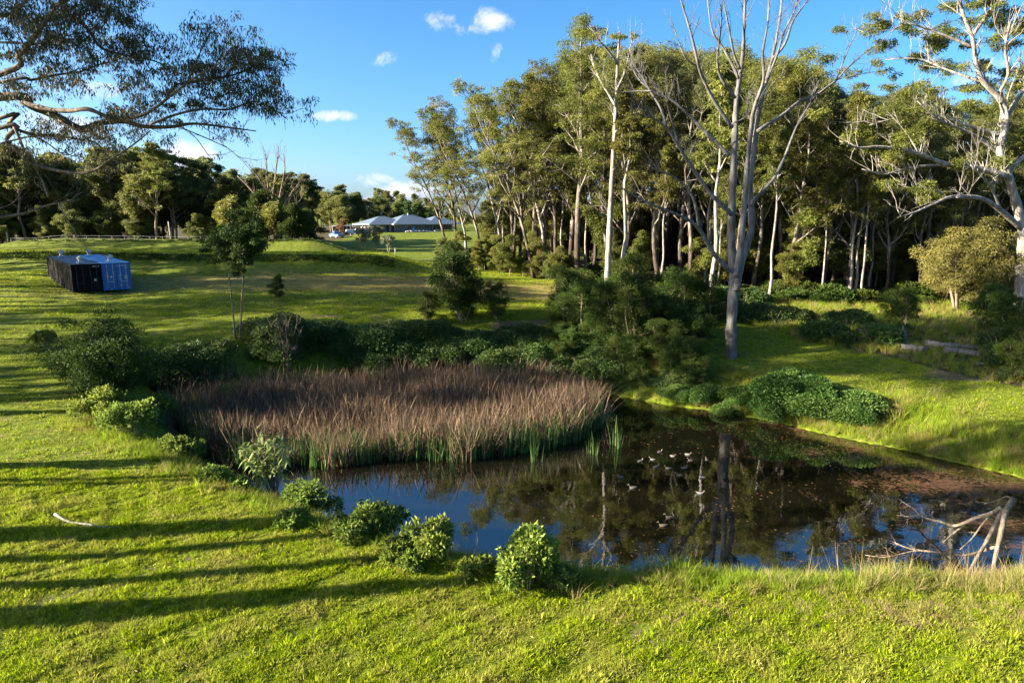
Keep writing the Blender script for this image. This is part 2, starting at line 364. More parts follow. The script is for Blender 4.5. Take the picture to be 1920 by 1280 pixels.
def wob(x, y, s, k=0.0):
    return (np.sin(x*s+1.3*k)*np.cos(y*s*1.17+k) + .6*np.sin((x*.7-y*.8)*s*1.9+2.1+k) + .4*np.sin((x*.9+y*.5)*s*3.3+.5*k))/2.0
def height(x, y, fine=True):
    x = np.asarray(x, float); shp = x.shape; x = x.ravel(); y = np.asarray(y, float).ravel()
    z = RW[-3] + RW[-2]*x + RW[-1]*y
    for i in range(len(ctrl)): z = z + RW[i]*np.hypot(x-ctrl[i, 0], y-ctrl[i, 1])
    # two low earth banks behind the shipping containers, and the lawn step before the house
    w1 = wob(x, y, .12)*.9
    z = z + 1.7*ss(79.2, 81.4, y+w1*.5)*(1-ss(87, 92, y+w1))*(1-ss(-17.5, -9.5, x))*ss(-120, -100, x)
    w2 = wob(x, y, .10, 2.)*.9
    z = z + 2.0*ss(106.6, 108.6, y+w2*.5)*(1-ss(116, 122, y+w2))*(1-ss(-32, -24, x))*ss(-84, -79, x)
    z = z + .9*ss(166, 176, y+w2)*ss(-48, -40, x)*(1-ss(10, 20, x))*(1-ss(260, 300, y))
    far = ss(12, 40, np.abs(y-55))
    z = z + wob(x, y, .35)*.08 + wob(x, y, .08, 3)*.12*far
    d = pond_dist(x, y)
    ang = np.arctan2(y-36, x-2)
    wd = 1.7 + 5.8*np.clip(np.sin(ang), 0, 1)**1.2 + 2.6*np.clip(np.cos(ang), 0, 1) + 1.8*np.clip(-np.cos(ang), 0, 1)
    wd = np.where(x > 8, np.minimum(wd, 4.2), wd)
    s = ss(-.15, 1, d/wd)**.85
    zo = .0 + z*s
    if fine: zo = zo + ss(.1, 1.5, d)*(wob(x, y, 1.7, 1)*.035 + wob(x, y, 4.1, 2)*.018)
    zi = -np.minimum(1.1, .04 - d*.33)
    z = np.where(d < 0, np.minimum(zo, zi), np.maximum(zo, .02*np.minimum(d, 1)))
    return z.reshape(shp)
def hz(x, y): return float(height(np.array([x]), np.array([y]))[0])
def ground(px, py, guess=2.0):
    """the ground point seen at a spot of the photograph"""
    z = guess
    for _ in range(12):
        g = G(px, py, z); z = .5*z + .5*min(hz(g[0], g[1]), 11.0)
    g = G(px, py, z); return np.array([g[0], g[1], hz(g[0], g[1])])

def grid_axis(core0, core1, step, far):
    a = list(np.arange(core0, core1+1e-6, step)); s = step
    while a[-1] < far: s *= 1.16; a.append(a[-1]+s)
    s = step
    while a[0] > -far: s *= 1.16; a.insert(0, a[0]-s)
    return np.array(a)
gx = grid_axis(-34, 30, .38, 1800); gy = grid_axis(11, 58, .38, 2200)
gy = gy[gy > -60]
XX, YY = np.meshgrid(gx, gy); ZZ = height(XX, YY)
DD = pond_dist(XX, YY).reshape(XX.shape)
# where the mown lawn ends and the rough ground before the wood begins; where the wood itself begins
rough_x = np.array([-14,-6,0,6,12,15,18.4,21.5,23.3,26.7,29.5,36,60,140]); rough_y = np.array([94,88,84,79,72,66,57,54,49.5,44.5,39,33,24,10.])
edge_x = np.array([-10,-6,0,6,12,17,20,26,34,60,140]); edge_y = np.array([91,88,85,80,73,70,69,68,68,67,64])
def masks(x, y):
    """bare earth, tan dry field, forest litter"""
    shp = np.shape(x); x = np.asarray(x, float).ravel(); y = np.asarray(y, float).ravel(); d = pond_dist(x, y)
    n = wob(x, y, .5, 4); n2 = wob(x, y, 1.3, 7)
    dirt = ss(1.1, .1, d + n*.5)*.75*(y < 60)*(x < 4)                                             # muddy rim
    band = ss(1.0, .2, np.abs(y - (54.0 + .7*np.sin(x*.25) + n*.6)))*(x > -18)*(x < 9)*ss(-.35, .35, wob(x, y, .6, 11))    # bare edge above the bank
    dirt = np.maximum(dirt, band*.9)
    dirt = np.maximum(dirt, ss(1.0, .2, np.hypot((x-7.9)/2.4, (y-46.9)/2.2) + n*.3))       # slumped sandy bank
    dirt = np.maximum(dirt, ss(1.1, .5, np.hypot((x+42)/9, (y-62)/3.2) + n*.35)*.45)        # worn ground by the containers
    dirt = np.maximum(dirt, .8*ss(1, .5, np.hypot((x-30)/5.5, (y-42)/2.2) + n*.35))
    dirt = np.maximum(dirt, .75*ss(.45, .75, n2 + n*.4)*(y < 34)*.72)
    dry = ss(1.0, .35, np.abs((y - 69 + 2.2*np.sin(x*.07) + n*2)/8.5))*ss(-50, -36, x)*ss(16, 2, x)*1.0
    dry = np.maximum(dry, .9*ss(-.3, .6, n + .5*n2)*ss(1.0, .3, np.abs(y-17.6)/1.1)*ss(1, 5, x))
    edge = np.interp(x, rough_x, rough_y) + n*1.0
    forest = ss(-.5, 2.5, y-edge)*ss(0, 5, x - (y-86)*.5 + n)*ss(150, 120, y)
    forest = np.maximum(forest, ss(121, 124, y+n)*(x < -24)*ss(400, 300, y)*(1-ss(-46, -40, x)*ss(235, 225, y)))
    return [m.reshape(shp) for m in (dirt, dry, forest)]
def build_ground():
    ny, nx = XX.shape; V = np.stack([XX, YY, ZZ], -1).reshape(-1, 3)
    i = np.arange(ny-1)[:, None]*nx + np.arange(nx-1)[None]; Fq = np.stack([i, i+1, i+nx+1, i+nx], -1).reshape(-1, 4)
    mb = MB(); mb.add(V, Fq); m, N, L = mat_new('ground')
    o = mb.obj('ground', m, smooth=True); tag(o, 'mown green lawn and earth banks around the pond', 'ground', kind='structure')
    di, dr, fo = masks(XX, YY)
    face = np.clip((np.gradient(ZZ, axis=0)/np.gradient(YY, axis=0) - .22)*3, 0, 1)*((YY > 76) & (YY < 112)) # steep faces, kept clear of pale dry tone so they read as shaded
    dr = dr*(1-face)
    col = np.stack([di, dr, fo, np.ones_like(di)], -1).reshape(-1, 4).astype(np.float32)
    a = o.data.attributes.new('cover', 'FLOAT_COLOR', 'POINT'); a.data.foreach_set('color', col.ravel())
    sep = N.new('ShaderNodeSeparateColor'); L.new(attr(N, 'cover', 'Color'), sep.inputs[0])
    n1 = noise(N, L, 1.1, 6, .6, 'World'); n2 = noise(N, L, 7.0, 5, .65, 'World'); n3 = noise(N, L, .12, 4, .6, 'World'); n4 = noise(N, L, 2.6, 8, .72, 'World')
    g = ramp(N, L, n4, [(.32, (.035,.052,.005)), (.5, (.085,.115,.008)), (.7, (.18,.205,.016))])
    mr = N.new('ShaderNodeMapRange'); mr.inputs[1].default_value = .5; mr.inputs[2].default_value = .72; mr.inputs[4].default_value = .6; L.new(n1, mr.inputs[0])
    g = mixc(N, L, mr.outputs[0], g, (.17,.155,.045))
    dry = ramp(N, L, n2, [(.3, (.14,.12,.03)), (.7, (.25,.21,.06))])
    def fac(chan, nz, lo, hi):
        a = N.new('ShaderNodeMath'); a.operation = 'ADD'; L.new(sep.outputs[chan], a.inputs[0])
        b = N.new('ShaderNodeMath'); b.operation = 'MULTIPLY_ADD'; b.inputs[1].default_value = .8; b.inputs[2].default_value = -.4; L.new(nz, b.inputs[0]); L.new(b.outputs[0], a.inputs[1])
        q = N.new('ShaderNodeMapRange'); q.inputs[1].default_value = lo; q.inputs[2].default_value = hi; L.new(a.outputs[0], q.inputs[0]); return q.outputs[0]
    c = mixc(N, L, fac(1, n1, .25, .9), g, dry)
    soil = ramp(N, L, n2, [(.3, (.06,.042,.028)), (.55, (.13,.095,.062)), (.75, (.20,.155,.10))])
    c = mixc(N, L, fac(0, n2, .35, .75), c, soil)
    litter = ramp(N, L, n2, [(.3, (.025,.022,.012)), (.5, (.055,.046,.022)), (.68, (.10,.085,.035)), (.8, (.05,.07,.015))])
    c = mixc(N, L, fac(2, n1, .35, .7), c, litter)
    out(N, L, principled(N, L, c, .95, .1, n4, .9, .10)); return o
build_ground()
def build_water():
    mb = MB(); c = pond.mean(0)
    pts = np.array(pond); n = len(pts)
    area = pts; V = np.array([[p[0] + (p[0]-c[0])*.03, p[1] + (p[1]-c[1])*.03, 0.0] for p in area])
    me = bpy.data.meshes.new('pond_water'); me.from_pydata([tuple(v) for v in V], [], [tuple(range(n))]); me.update()
    m, N, L = mat_new('pond_water'); me.materials.append(m)
    o = link('pond_water', me); tag(o, 'dark still pond water mirroring the trees', 'water', kind='structure')
    n1 = noise(N, L, .33, 6, .62, 'World', .6); n2 = noise(N, L, 5.0, 6, .7, 'World', .5); n3 = noise(N, L, 1.6, 3, .5, 'World')
    g = N.new('ShaderNodeNewGeometry'); sp = N.new('ShaderNodeSeparateXYZ'); L.new(g.outputs['Position'], sp.inputs[0])
    # floating weed gathers at the eastern end of the pond
    ex = N.new('ShaderNodeMapRange'); ex.inputs[1].default_value = 0; ex.inputs[2].default_value = 18; ex.inputs[3].default_value = -.45; ex.inputs[4].default_value = .065; L.new(sp.outputs[0], ex.inputs[0])
    a = N.new('ShaderNodeMath'); a.operation = 'ADD'; L.new(n1, a.inputs[0]); L.new(ex.outputs[0], a.inputs[1])
    b = N.new('ShaderNodeMath'); b.operation = 'MULTIPLY_ADD'; b.inputs[1].default_value = .85; L.new(n2, b.inputs[0]); L.new(a.outputs[0], b.inputs[2])
    wd = N.new('ShaderNodeMapRange'); wd.inputs[1].default_value = .96; wd.inputs[2].default_value = 1.10; wd.inputs[4].default_value = .85; L.new(b.outputs[0], wd.inputs[0])
    weed = ramp(N, L, n2, [(.35, (.03,.018,.008)), (.55, (.085,.042,.02)), (.75, (.12,.075,.03))])
    wb = N.new('ShaderNodeBsdfPrincipled'); wb.inputs['Base Color'].default_value = (.004,.0035,.002,1); wb.inputs['Roughness'].default_value = .015; wb.inputs['IOR'].default_value = 2.35
    bp = N.new('ShaderNodeBump'); bp.inputs['Strength'].default_value = .05; bp.inputs['Distance'].default_value = .05; L.new(n3, bp.inputs['Height']); L.new(bp.outputs[0], wb.inputs['Normal'])
    wp = principled(N, L, weed, .75, .2)
    ms = N.new('ShaderNodeMixShader'); L.new(wd.outputs[0], ms.inputs[0]); L.new(wb.outputs[0], ms.inputs[1]); L.new(wp, ms.inputs[2])
    out(N, L, ms.outputs[0])
build_water()
# ------------------------------------------------------------------ trees: growers
def grow_gum(seed, H, r0, lean=0.0, cs=.42, nl=13, spread=.24, steep=1.0, nleaf=18000, Ln=.36, Wd=.12, bark='gum_bark', leaf='gum_leaf', cl=1.0, sides=7, name='gum_tree', down=.7, sub=5):
    rng = np.random.default_rng(seed); tr = MB(); cr = MB()
    t = np.linspace(0, 1, 9); wv = np.cumsum(rng.normal(size=(9, 2))*.008*H, 0); wv -= wv[0]
    tp = np.c_[lean*H*t**1.4 + wv[:, 0], wv[:, 1], t*H*.94]; rad = r0*(1-.82*t**.9); rad[0] *= 1.25
    tube(tr, smooth_path(tp, 2), np.interp(np.linspace(0, 1, 17), t, rad), sides, np.linspace(0, 1, 17))
    sites = []; az = rng.uniform(0, 6.28)
    for i in range(nl):
        f = cs + (1-cs)*((i+.5)/nl)**.9*.97 + rng.normal()*.01; az += 2.4 + rng.normal()*.5
        b = np.array([np.interp(f, t, tp[:, k]) for k in range(3)])
        L = H*spread*(1.15 - .75*(f-cs)/(1-cs))*rng.uniform(.75, 1.25); el = math.radians(rng.uniform(32, 58))*steep
        d = np.array([math.cos(az)*math.cos(el), math.sin(az)*math.cos(el), math.sin(el)])
        q = [b]; dd = d.copy()
        for k in range(4):
            dd = norm(dd + np.array([0, 0, .12]) + rng.normal(size=3)*.14); q.append(q[-1] + dd*L/4)
        q = np.array(q); r = np.interp(f, t, rad)*.62
        tube(tr, q, np.linspace(r, .03, 5), 5, f*.5+.5)
        sites.append((q[-1], .10*H*rng.uniform(.36, .6)*cl))
        for k in range(rng.integers(4, 8)):
            g = rng.integers(1, 5); s0 = q[g]; d2 = norm(dd*.5 + sph(rng, 1)[0]*.8 + np.array([0, 0, .35])); l2 = L*rng.uniform(.3, .55)
            e = s0 + d2*l2; m = (s0+e)/2 + rng.normal(size=3)*l2*.08
            tube(tr, [s0, m, e], [r*.4, r*.25, .02], 4, f*.5+.5, cap=False); sites.append((e, .10*H*rng.uniform(.26, .54)*cl))
    top = tp[-1]; sites += [(top + rng.normal(size=3)*.3, .07*H*cl), (top + np.array([0, 0, .05*H]), .05*H*cl)]
    w = np.array([s[1]**2 for s in sites]); per = np.maximum(20, (nleaf*w/w.sum()).astype(int))
    for (p, R), n in zip(sites, per):
        clump(cr, rng, p, R, n, Ln, Wd, .6, down, sub, rng.uniform(.3, .72))
    root = thing(name, None, 'tree'); tr.obj('trunk', bark, root, True); cr.obj('crown', leaf, root)
    root['H'] = H*1.0; return root
def grow_round(seed, H, r0, R, nleaf, Ln, Wd, leaf, bark='brown_bark', cb=.25, name='tree', nsite=26, down=.3, stems=1, up=.55):
    """broad crowned tree or bush: stems, boughs, leaf masses filling an egg shaped crown"""
    rng = np.random.default_rng(seed); tr = MB(); cr = MB(); sites = []
    for s in range(stems):
        a = rng.uniform(0, 6.28); b = np.array([math.cos(a), math.sin(a), 0])*(.12*R if stems > 1 else 0)
        top = b*4*rng.uniform(.6, 1.4) + np.array([rng.normal()*.08*R, rng.normal()*.08*R, H*rng.uniform(.7, .88)])
        m = (b+top)/2 + rng.normal(size=3)*.04*H
        tube(tr, smooth_path([b, m, top], 4), np.linspace(r0, r0*.25, 9), 6)
        for k in range(nsite//stems):
            f = rng.uniform(cb, 1.0); p = b*(1-f) + top*f; az = rng.uniform(0, 6.28)
            prof = math.sin(PI*min(.97, max(.06, (f-cb)/(1.06-cb)))**.75)
            e = p + np.array([math.cos(az)*R*prof*rng.uniform(.3, .85), math.sin(az)*R*prof*rng.uniform(.3, .85), R*rng.uniform(.05, up)])
            tube(tr, [p, (p+e)/2 + np.array([0, 0, -.05*R]), e], [r0*.38, r0*.22, .015], 4, cap=False); sites.append((e, R*rng.uniform(.26, .42)))
    w = np.array([s[1]**2 for s in sites]); per = np.maximum(20, (nleaf*w/w.sum()).astype(int))
    for (p, r), n in zip(sites, per): clump(cr, rng, p, r, n, Ln, Wd, .72, down, 4, rng.uniform(.3, .72))
    root = thing(name, None, 'tree'); tr.obj('trunk', bark, root, True); cr.obj('crown', leaf, root); root['H'] = H*1.05; return root
def grow_mound(seed, rx, ry, h, n, Ln, Wd, leaf, name='bramble_bush', lumps=9, stem_mat='twig_wood', nstem=14):
    """low leafy bush without a trunk: overlapping lumps clothed in leaves"""
    rng = np.random.default_rng(seed); cr = MB(); st = MB()
    for k in range(lumps):
        a = rng.uniform(0, 6.28); q = math.sqrt(rng.random())*.68 if k else 0
        c = np.array([math.cos(a)*rx*q, math.sin(a)*ry*q, h*(.30 + .22*rng.random())*(1-.45*q)]); R = np.array([rx*.5, ry*.5, h*.5])*rng.uniform(.75, 1.15)
        m = n//lumps; u = sph(rng, m); u[:, 2] = np.where(u[:, 2] < -.3, -u[:, 2], u[:, 2]); rr = 1 - .4*rng.random(m)**2
        p = c + u*R*rr[:, None]; p[:, 2] = np.maximum(p[:, 2], .03)
        d = u*.7 + np.array([0, 0, -.25]) + rng.normal(size=(m, 3))*.5
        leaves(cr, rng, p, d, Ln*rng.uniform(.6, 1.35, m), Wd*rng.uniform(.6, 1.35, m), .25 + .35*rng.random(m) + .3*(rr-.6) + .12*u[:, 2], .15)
    for k in range(nstem):
        a = rng.uniform(0, 6.28); b = np.array([math.cos(a)*rx*.25, math.sin(a)*ry*.25, 0]); e = b*rng.uniform(1.5, 3) + np.array([0, 0, h*rng.uniform(.5, .9)])
        tube(st, [b, (b+e)/2 + np.array([0, 0, h*.1]), e], [.025, .018, .008], 4, cap=False)
    root = thing(name, None, 'bush'); cr.obj('foliage', leaf, root); st.obj('stem', stem_mat, root, True); root['H'] = h; return root

# ------------------------------------------------------------------ hero trees, limb by limb
def limb_from_px(pts, Y0, dY, wob_seed):
    """pixel polyline -> world points, wandering in depth away from Y0"""
    n = len(pts); rng = np.random.default_rng(wob_seed)
    k = np.linspace(0, 1, n); ys = Y0 + dY*k + np.cumsum(rng.normal(size=n))*.15
    return np.array([P(x, y, yy) for (x, y), yy in zip(pts, ys)])
def twigs(mb, rng, path, r0, n, L, depth=1, up=.5):
    path = np.asarray(path)
    for _ in range(n):
        i = rng.integers(len(path)//3, len(path)-1); s = path[i]; tdir = norm(path[min(i+1, len(path)-1)] - path[i-1])
        d = norm(tdir*.7 + sph(rng, 1)[0]*.65 + np.array([0, 0, up])); l = L*rng.uniform(.4, 1.1)
        q = [s]; dd = d
        for k in range(4):
            dd = norm(dd + rng.normal(size=3)*.16 + np.array([0, 0, .08*up])); q.append(q[-1] + dd*l/4)
        tube(mb, q, np.linspace(r0*rng.uniform(.6, 1), .006, 5), 4, .9, cap=False)
        if depth > 0: twigs(mb, rng, np.array(q), r0*.5, 2, l*.55, depth-1, up)
def hero_bare_gum():
    b = ground(1371, 672, 2.1); Y = b[1]
    root = thing('bare_gum_tree', 'huge leafless white gum with forked trunk on the bank beside the dark water', 'tree', b)
    inv = np.array(b)
    pxm = Y/F
    def part(name, pts, w0, w1, dY, seed, ntw=0, sides=8, tl=2.2):
        q = smooth_path(limb_from_px(pts, Y, dY, seed), 4) - inv; r = np.interp(np.linspace(0, 1, len(q)), [0, .15, 1], [w0, w0*.84+w1*.16, w1*.8])*.47*pxm*(1 + .07*np.sin(np.arange(len(q))*1.7 + seed))
        if name == 'trunk': r[:4] *= [1.5, 1.22, 1.08, 1.02]
        mb = MB(); tube(mb, q, r, sides, .9 if name == 'limb' else np.clip(q[:, 2]/26, 0, 1))
        if ntw: twigs(mb, np.random.default_rng(seed+99), q, max(.02, w1*.32*pxm), int(ntw*1.7), tl); twigs(mb, np.random.default_rng(seed+199), q[len(q)//2:], .016, ntw, 1.5, 1, .4)
        mb.obj(name, 'hero_bark', root, True)
    part('trunk', [(1371,690),(1371,672),(1371,620),(1374,560),(1376,520),(1372,470),(1371,430),(1373,370),(1376,300),(1379,230),(1381,188),(1386,151),(1393,101),(1396,34),(1398,-15),(1400,-60)], 25, 3, 1.0, 1, 10, 12)
    Ls = [([(1380,545),(1386,505),(1398,467),(1408,434),(1409,396),(1406,353),(1413,289),(1419,235),(1428,188),(1438,148),(1448,111),(1460,50),(1466,0),(1470,-50)], 17, 3, 2.5, 10),
          ([(1378,520),(1387,477),(1391,434),(1397,370),(1402,302),(1409,235),(1415,200),(1432,150),(1430,101),(1440,40),(1442,-30)], 14, 2.4, -2.0, 8),
          ([(1379,184),(1352,146),(1345,111),(1350,67),(1353,34),(1351,10)], 6, 2, -1.5, 4),
          ([(1385,148),(1371,118),(1354,87),(1335,57),(1327,0),(1322,-40)], 6, 2, 1.2, 5),
          ([(1388,130),(1376,101),(1366,50),(1356,0),(1350,-40)], 5, 2, -1.5, 4),
          ([(1373,240),(1340,191),(1320,151),(1310,124),(1300,81),(1290,44),(1278,5),(1270,-30)], 8, 2.2, -2.5, 8),
          ([(1311,127),(1287,111),(1275,85),(1266,60)], 4, 1.5, -1, 3),
          ([(1368,292),(1327,252),(1300,225),(1264,191),(1223,171),(1197,148),(1182,120)], 8, 2, 3.0, 10),
          ([(1224,171),(1197,171),(1165,173),(1140,168)], 3.5, 1.4, 1, 4),
          ([(1371,402),(1361,391),(1328,358),(1292,305),(1269,269),(1251,242),(1224,222),(1191,213)], 10, 2, -3.0, 10),
          ([(1272,272),(1260,228),(1252,200),(1248,174)], 4.5, 1.5, -1, 4),
          ([(1250,240),(1239,204),(1221,174),(1205,145),(1188,121),(1180,90)], 5, 1.5, 1, 6),
          ([(1366,508),(1358,497),(1337,474),(1310,428),(1278,406),(1233,388),(1194,370),(1165,352)], 11, 2.2, -4.0, 5),
          ([(1311,430),(1304,385),(1292,358),(1269,335),(1242,323),(1214,311)], 6.5, 2, -1.5, 4),
          ([(1409,388),(1416,373),(1448,339),(1468,302),(1481,269),(1495,235),(1515,201),(1525,181),(1536,150)], 8, 2, 2.0, 8),
          ([(1421,246),(1441,232),(1468,215),(1498,191),(1535,175),(1565,154),(1589,128),(1616,104),(1649,81)], 8, 1.6, 2.5, 9),
          ([(1566,154),(1579,121),(1596,81),(1611,50)], 3, 1.2, .6, 2),
          ([(1535,175),(1570,150),(1600,142),(1640,135)], 3, 1.2, -.6, 3),
          ([(1449,111),(1471,84),(1485,44),(1495,27),(1515,0),(1530,-30)], 5.5, 2, 1.5, 6),
          ([(1440,146),(1458,101),(1470,60),(1490,20),(1500,-30)], 5, 2, -1.5, 6),
          ([(1372,232),(1395,222),(1412,205)], 3, 1.5, .5, 3)]
    for i, (p, w0, w1, dY, nt) in enumerate(Ls): part('limb', p, w0, w1, dY, 20+i, nt)
hero_bare_gum()
def crown_on(mb, rng, spots, n_each, Ln, Wd, sub=4, down=.6, squash=.6):
    for (c, R) in spots: clump(mb, rng, c, R, int(n_each*(R**2)), Ln, Wd, squash, down, sub, rng.uniform(.35, .7))
def hero_white_gum():
    b = ground(1913, 590, 3.1); Y = b[1]; inv = np.array(b); pxm = Y/F; rng = np.random.default_rng(5)
    root = thing('white_gum_tree', 'bright white-limbed leafy gum sweeping its boughs in from the picture edge', 'tree', b); root['label'] = 'bright white-limbed leafy gum with long boughs sweeping over golden shrubs'
    spots = []
    def part(name, pts, w0, w1, dY, seed, leafy=0.0, ntw=3):
        q = smooth_path(limb_from_px(pts, Y, dY, seed), 4) - inv; r = np.interp(np.linspace(0, 1, len(q)), [0, .2, 1], [w0, w0*.8+w1*.2, w1])*.42*pxm
        mb = MB(); tube(mb, q, r, 8); twigs(mb, np.random.default_rng(seed), q, max(.035, w1*.5*pxm), ntw*2, 3.6, 2, .55)
        mb.obj(name, 'white_bark', root, True)
        g = np.random.default_rng(seed+7)
        for k in range(int(leafy)):
            i = g.integers(len(q)//3, len(q)); spots.append((q[i] + g.normal(size=3)*np.array([1.3, 1.0, .8]) + np.array([0, 2.0, 1.0]), g.uniform(.6, 1.3)))
    part('trunk', [(1913,598),(1912,560),(1915,500),(1918,444),(1915,416),(1905,380),(1888,322),(1875,285),(1884,242),(1884,208),(1871,181),(1844,154),(1831,124),(1824,74),(1804,20),(1795,-30)], 26, 5, 0, 3, 14, 10)
    for i, (p, w0, w1, dY, lf) in enumerate([
        ([(1893,335),(1884,329),(1817,312),(1777,309),(1733,292),(1696,282),(1649,275),(1609,277),(1575,265)], 15, 2.5, -4, 12),
        ([(1777,309),(1727,312),(1690,319),(1656,327),(1616,317)], 7, 2, -1, 6),
        ([(1917,430),(1878,396),(1844,373),(1804,369),(1777,371),(1743,386),(1710,400),(1683,408)], 13, 2, -5, 3),
        ([(1777,371),(1757,359),(1723,358),(1690,345)], 5, 2, -1, 3),
        ([(1876,252),(1851,247),(1804,232),(1760,215),(1717,212),(1666,225),(1630,235)], 9, 2, 2, 13),
        ([(1880,294),(1831,255),(1784,235),(1757,222),(1720,190)], 8, 2, -2, 10),
        ([(1826,90),(1780,70),(1740,55),(1700,45),(1670,60)], 7, 2, 1, 14),
        ([(1845,155),(1800,140),(1760,125),(1720,110),(1660,112)], 6, 2, 3, 14),
        ([(1822,70),(1850,30),(1880,0),(1910,-30)], 8, 3, 0, 10),
        ([(1884,225),(1905,190),(1930,150),(1945,100),(1960,50)], 12, 4, 2, 16),
        ([(1870,180),(1890,140),(1885,90),(1895,40)], 7, 3, -2, 12),
        ([(1905,380),(1880,352),(1850,320),(1830,300)], 5, 2, 4, 5),
        ([(1888,322),(1925,290),(1970,270),(2010,220)], 12, 4, 2, 8),
        ([(1878,396),(1862,360),(1845,335),(1820,310)], 6, 2, -3, 4)]):
        part('limb', p, w0, w1, dY, 60+i, lf, 6)
    cr = MB(); crown_on(cr, rng, spots, 520, .24, .075); cr.obj('crown', 'gum_leaf', root)
hero_white_gum()
def hero_overhang():
    """the gum whose trunk stands outside the picture; its boughs hang over the lawn"""
    Y0 = 25.0; base = np.array([-27.5, Y0+1, hz(-27.5, Y0+1)]); inv = base; rng = np.random.default_rng(8); pxm = Y0/F
    root = thing('overhanging_gum_tree', 'gum with drooping dark leaves whose brown boughs hang in from the top corner', 'tree', base)
    spots = []
    tmb = MB(); tp = smooth_path([base + np.array([0, 0, -.3]), base + np.array([.3, 0, 6]), base + np.array([1.2, -.4, 12]), base + np.array([3.2, -.5, 16]), base + np.array([4.5, -.3, 22])], 4) - inv
    tube(tmb, tp, np.linspace(.5, .12, len(tp)), 10); tmb.obj('trunk', 'overhang_bark', root, True)
    foot = P(-120, 150, Y0) ; foot2 = P(-140, 230, Y0); foot3 = P(-130, 40, Y0)
    def part(pts, w0, w1, dY, seed, leafy, ntw=8, anchor=None, spread=.42, R=(.30, .62), tl=1.2):
        q = limb_from_px(pts, Y0, dY, seed)
        if anchor is not None: q = np.vstack([anchor, q])
        q = smooth_path(q, 5) - inv; r = np.interp(np.linspace(0, 1, len(q)), [0, .3, 1], [w0, w0*.75+w1*.25, w1])*.5*pxm
        mb = MB(); tube(mb, q, r, 8); twigs(mb, np.random.default_rng(seed), q, max(.012, w1*.45*pxm), ntw, tl, 1, .2)
        mb.obj('limb', 'overhang_bark', root, True); g = np.random.default_rng(seed+7)
        for k in range(int(leafy)):
            i = g.integers(int(len(q)*.3), len(q)); spots.append((q[i] + g.normal(size=3)*spread*np.array([1, 1.2, .8]) + np.array([0, 0, .12]), g.uniform(*R)))
    A = tp[9] + inv; A2 = tp[7] + inv; A3 = tp[12] + inv
    part([(0,182),(60,200),(110,220),(152,242),(190,230),(235,228),(268,237),(320,238),(362,232),(420,238),(480,246)], 17, 2, 1.5, 1, 26, 20, A)
    part([(40,192),(90,205),(130,208),(165,205),(200,218),(240,222),(280,210),(320,180),(352,155),(375,140),(410,120),(430,95)], 9, 1.6, -1.5, 2, 40, 16)
    part([(312,184),(330,160),(352,152),(370,110),(385,80),(395,60)], 4, 1.2, -.5, 3, 24, 10)
    part([(352,155),(400,148),(440,140),(480,125),(510,130)], 5, 1.2, 1, 4, 44, 12)
    part([(280,234),(330,215),(380,205),(430,205),(480,190),(520,210),(540,225)], 5, 1.2, 1.5, 5, 44, 14)
    part([(0,140),(35,105),(65,70),(85,40),(105,15),(125,-10)], 11, 5, -2, 6, 40, 10, A)
    part([(0,155),(60,150),(110,140),(150,135),(190,120),(240,115)], 6, 1.5, 2, 7, 34, 14, A)
    part([(85,40),(130,30),(165,55),(190,90),(240,105),(290,115),(330,135)], 7, 1.6, 1.5, 8, 46, 14)
    part([(105,10),(140,-5),(180,10),(220,20),(235,40)], 6, 1.5, -1, 9, 48, 12)
    part([(0,30),(30,20),(60,-10)], 8, 4, 0, 10, 40, 8, A3)
    part([(0,222),(15,235),(60,252),(110,255),(150,262),(180,268),(200,290),(212,300)], 8, 2, 1, 11, 10, 10, A2)
    part([(0,240),(12,262),(35,285),(60,305),(100,318),(150,325),(180,318),(205,300),(235,282),(262,262),(282,245)], 9, 2, -1, 12, 5, 12, A2, .4, (.3, .5))
    part([(18,225),(30,245),(45,280),(60,305),(80,340),(90,370),(75,330)], 6, 1.5, .5, 13, 3, 6)
    part([(110,225),(150,250),(175,275),(190,262),(215,252)], 3, 1.2, .5, 14, 12, 8)
    part([(340,240),(365,250),(400,265),(430,280),(452,300)], 2.5, .8, .5, 15, 1, 5, None, .3, (.2, .3))
    part([(350,243),(370,262),(390,290),(402,302)], 2, .7, -.5, 16, 0, 2)
    part([(-60,412),(0,407),(45,400),(80,388),(110,380),(140,376)], 8, 1.5, 1, 17, 1, 8, A2 + np.array([0, 0, -8.]), .3, (.2, .3))
    part([(110,380),(122,405),(135,425),(142,434)], 3, 1, .3, 18, 0, 4)
    part([(-40,395),(0,390),(30,375),(55,330)], 3, 1, .3, 19, 0, 3)
    part([(0,80),(50,85),(100,75),(150,60)], 5, 1.5, -1.5, 21, 40, 12, A3)
    part([(0,270),(30,262),(70,258),(120,290),(140,285)], 4, 1.2, 1.5, 22, 16, 10)
    for (x, y, n, sx, sy) in [(60,60,20,60,45),(160,70,18,60,50),(40,150,14,45,40),(40,250,10,40,40),(120,270,6,30,30),(270,165,20,50,28),(440,90,26,38,42),(400,170,18,60,30),(500,160,20,30,35),(120,150,12,40,25),(200,110,12,40,25)]:
        for k in range(n): spots.append((P(x + rng.normal()*sx*.6, y + rng.normal()*sy*.6, Y0 + rng.normal()*1.2) - inv, rng.uniform(.28, .55)))
    cr = MB()
    for (c, R) in spots: clump(cr, rng, c, R*.9, int(70*(R/.5)**2)+8, .15, .032, .8, 1.3, 3, rng.uniform(.3, .65), .25, .25)
    cr.obj('crown', 'gum_leaf_warm', root)
hero_overhang()
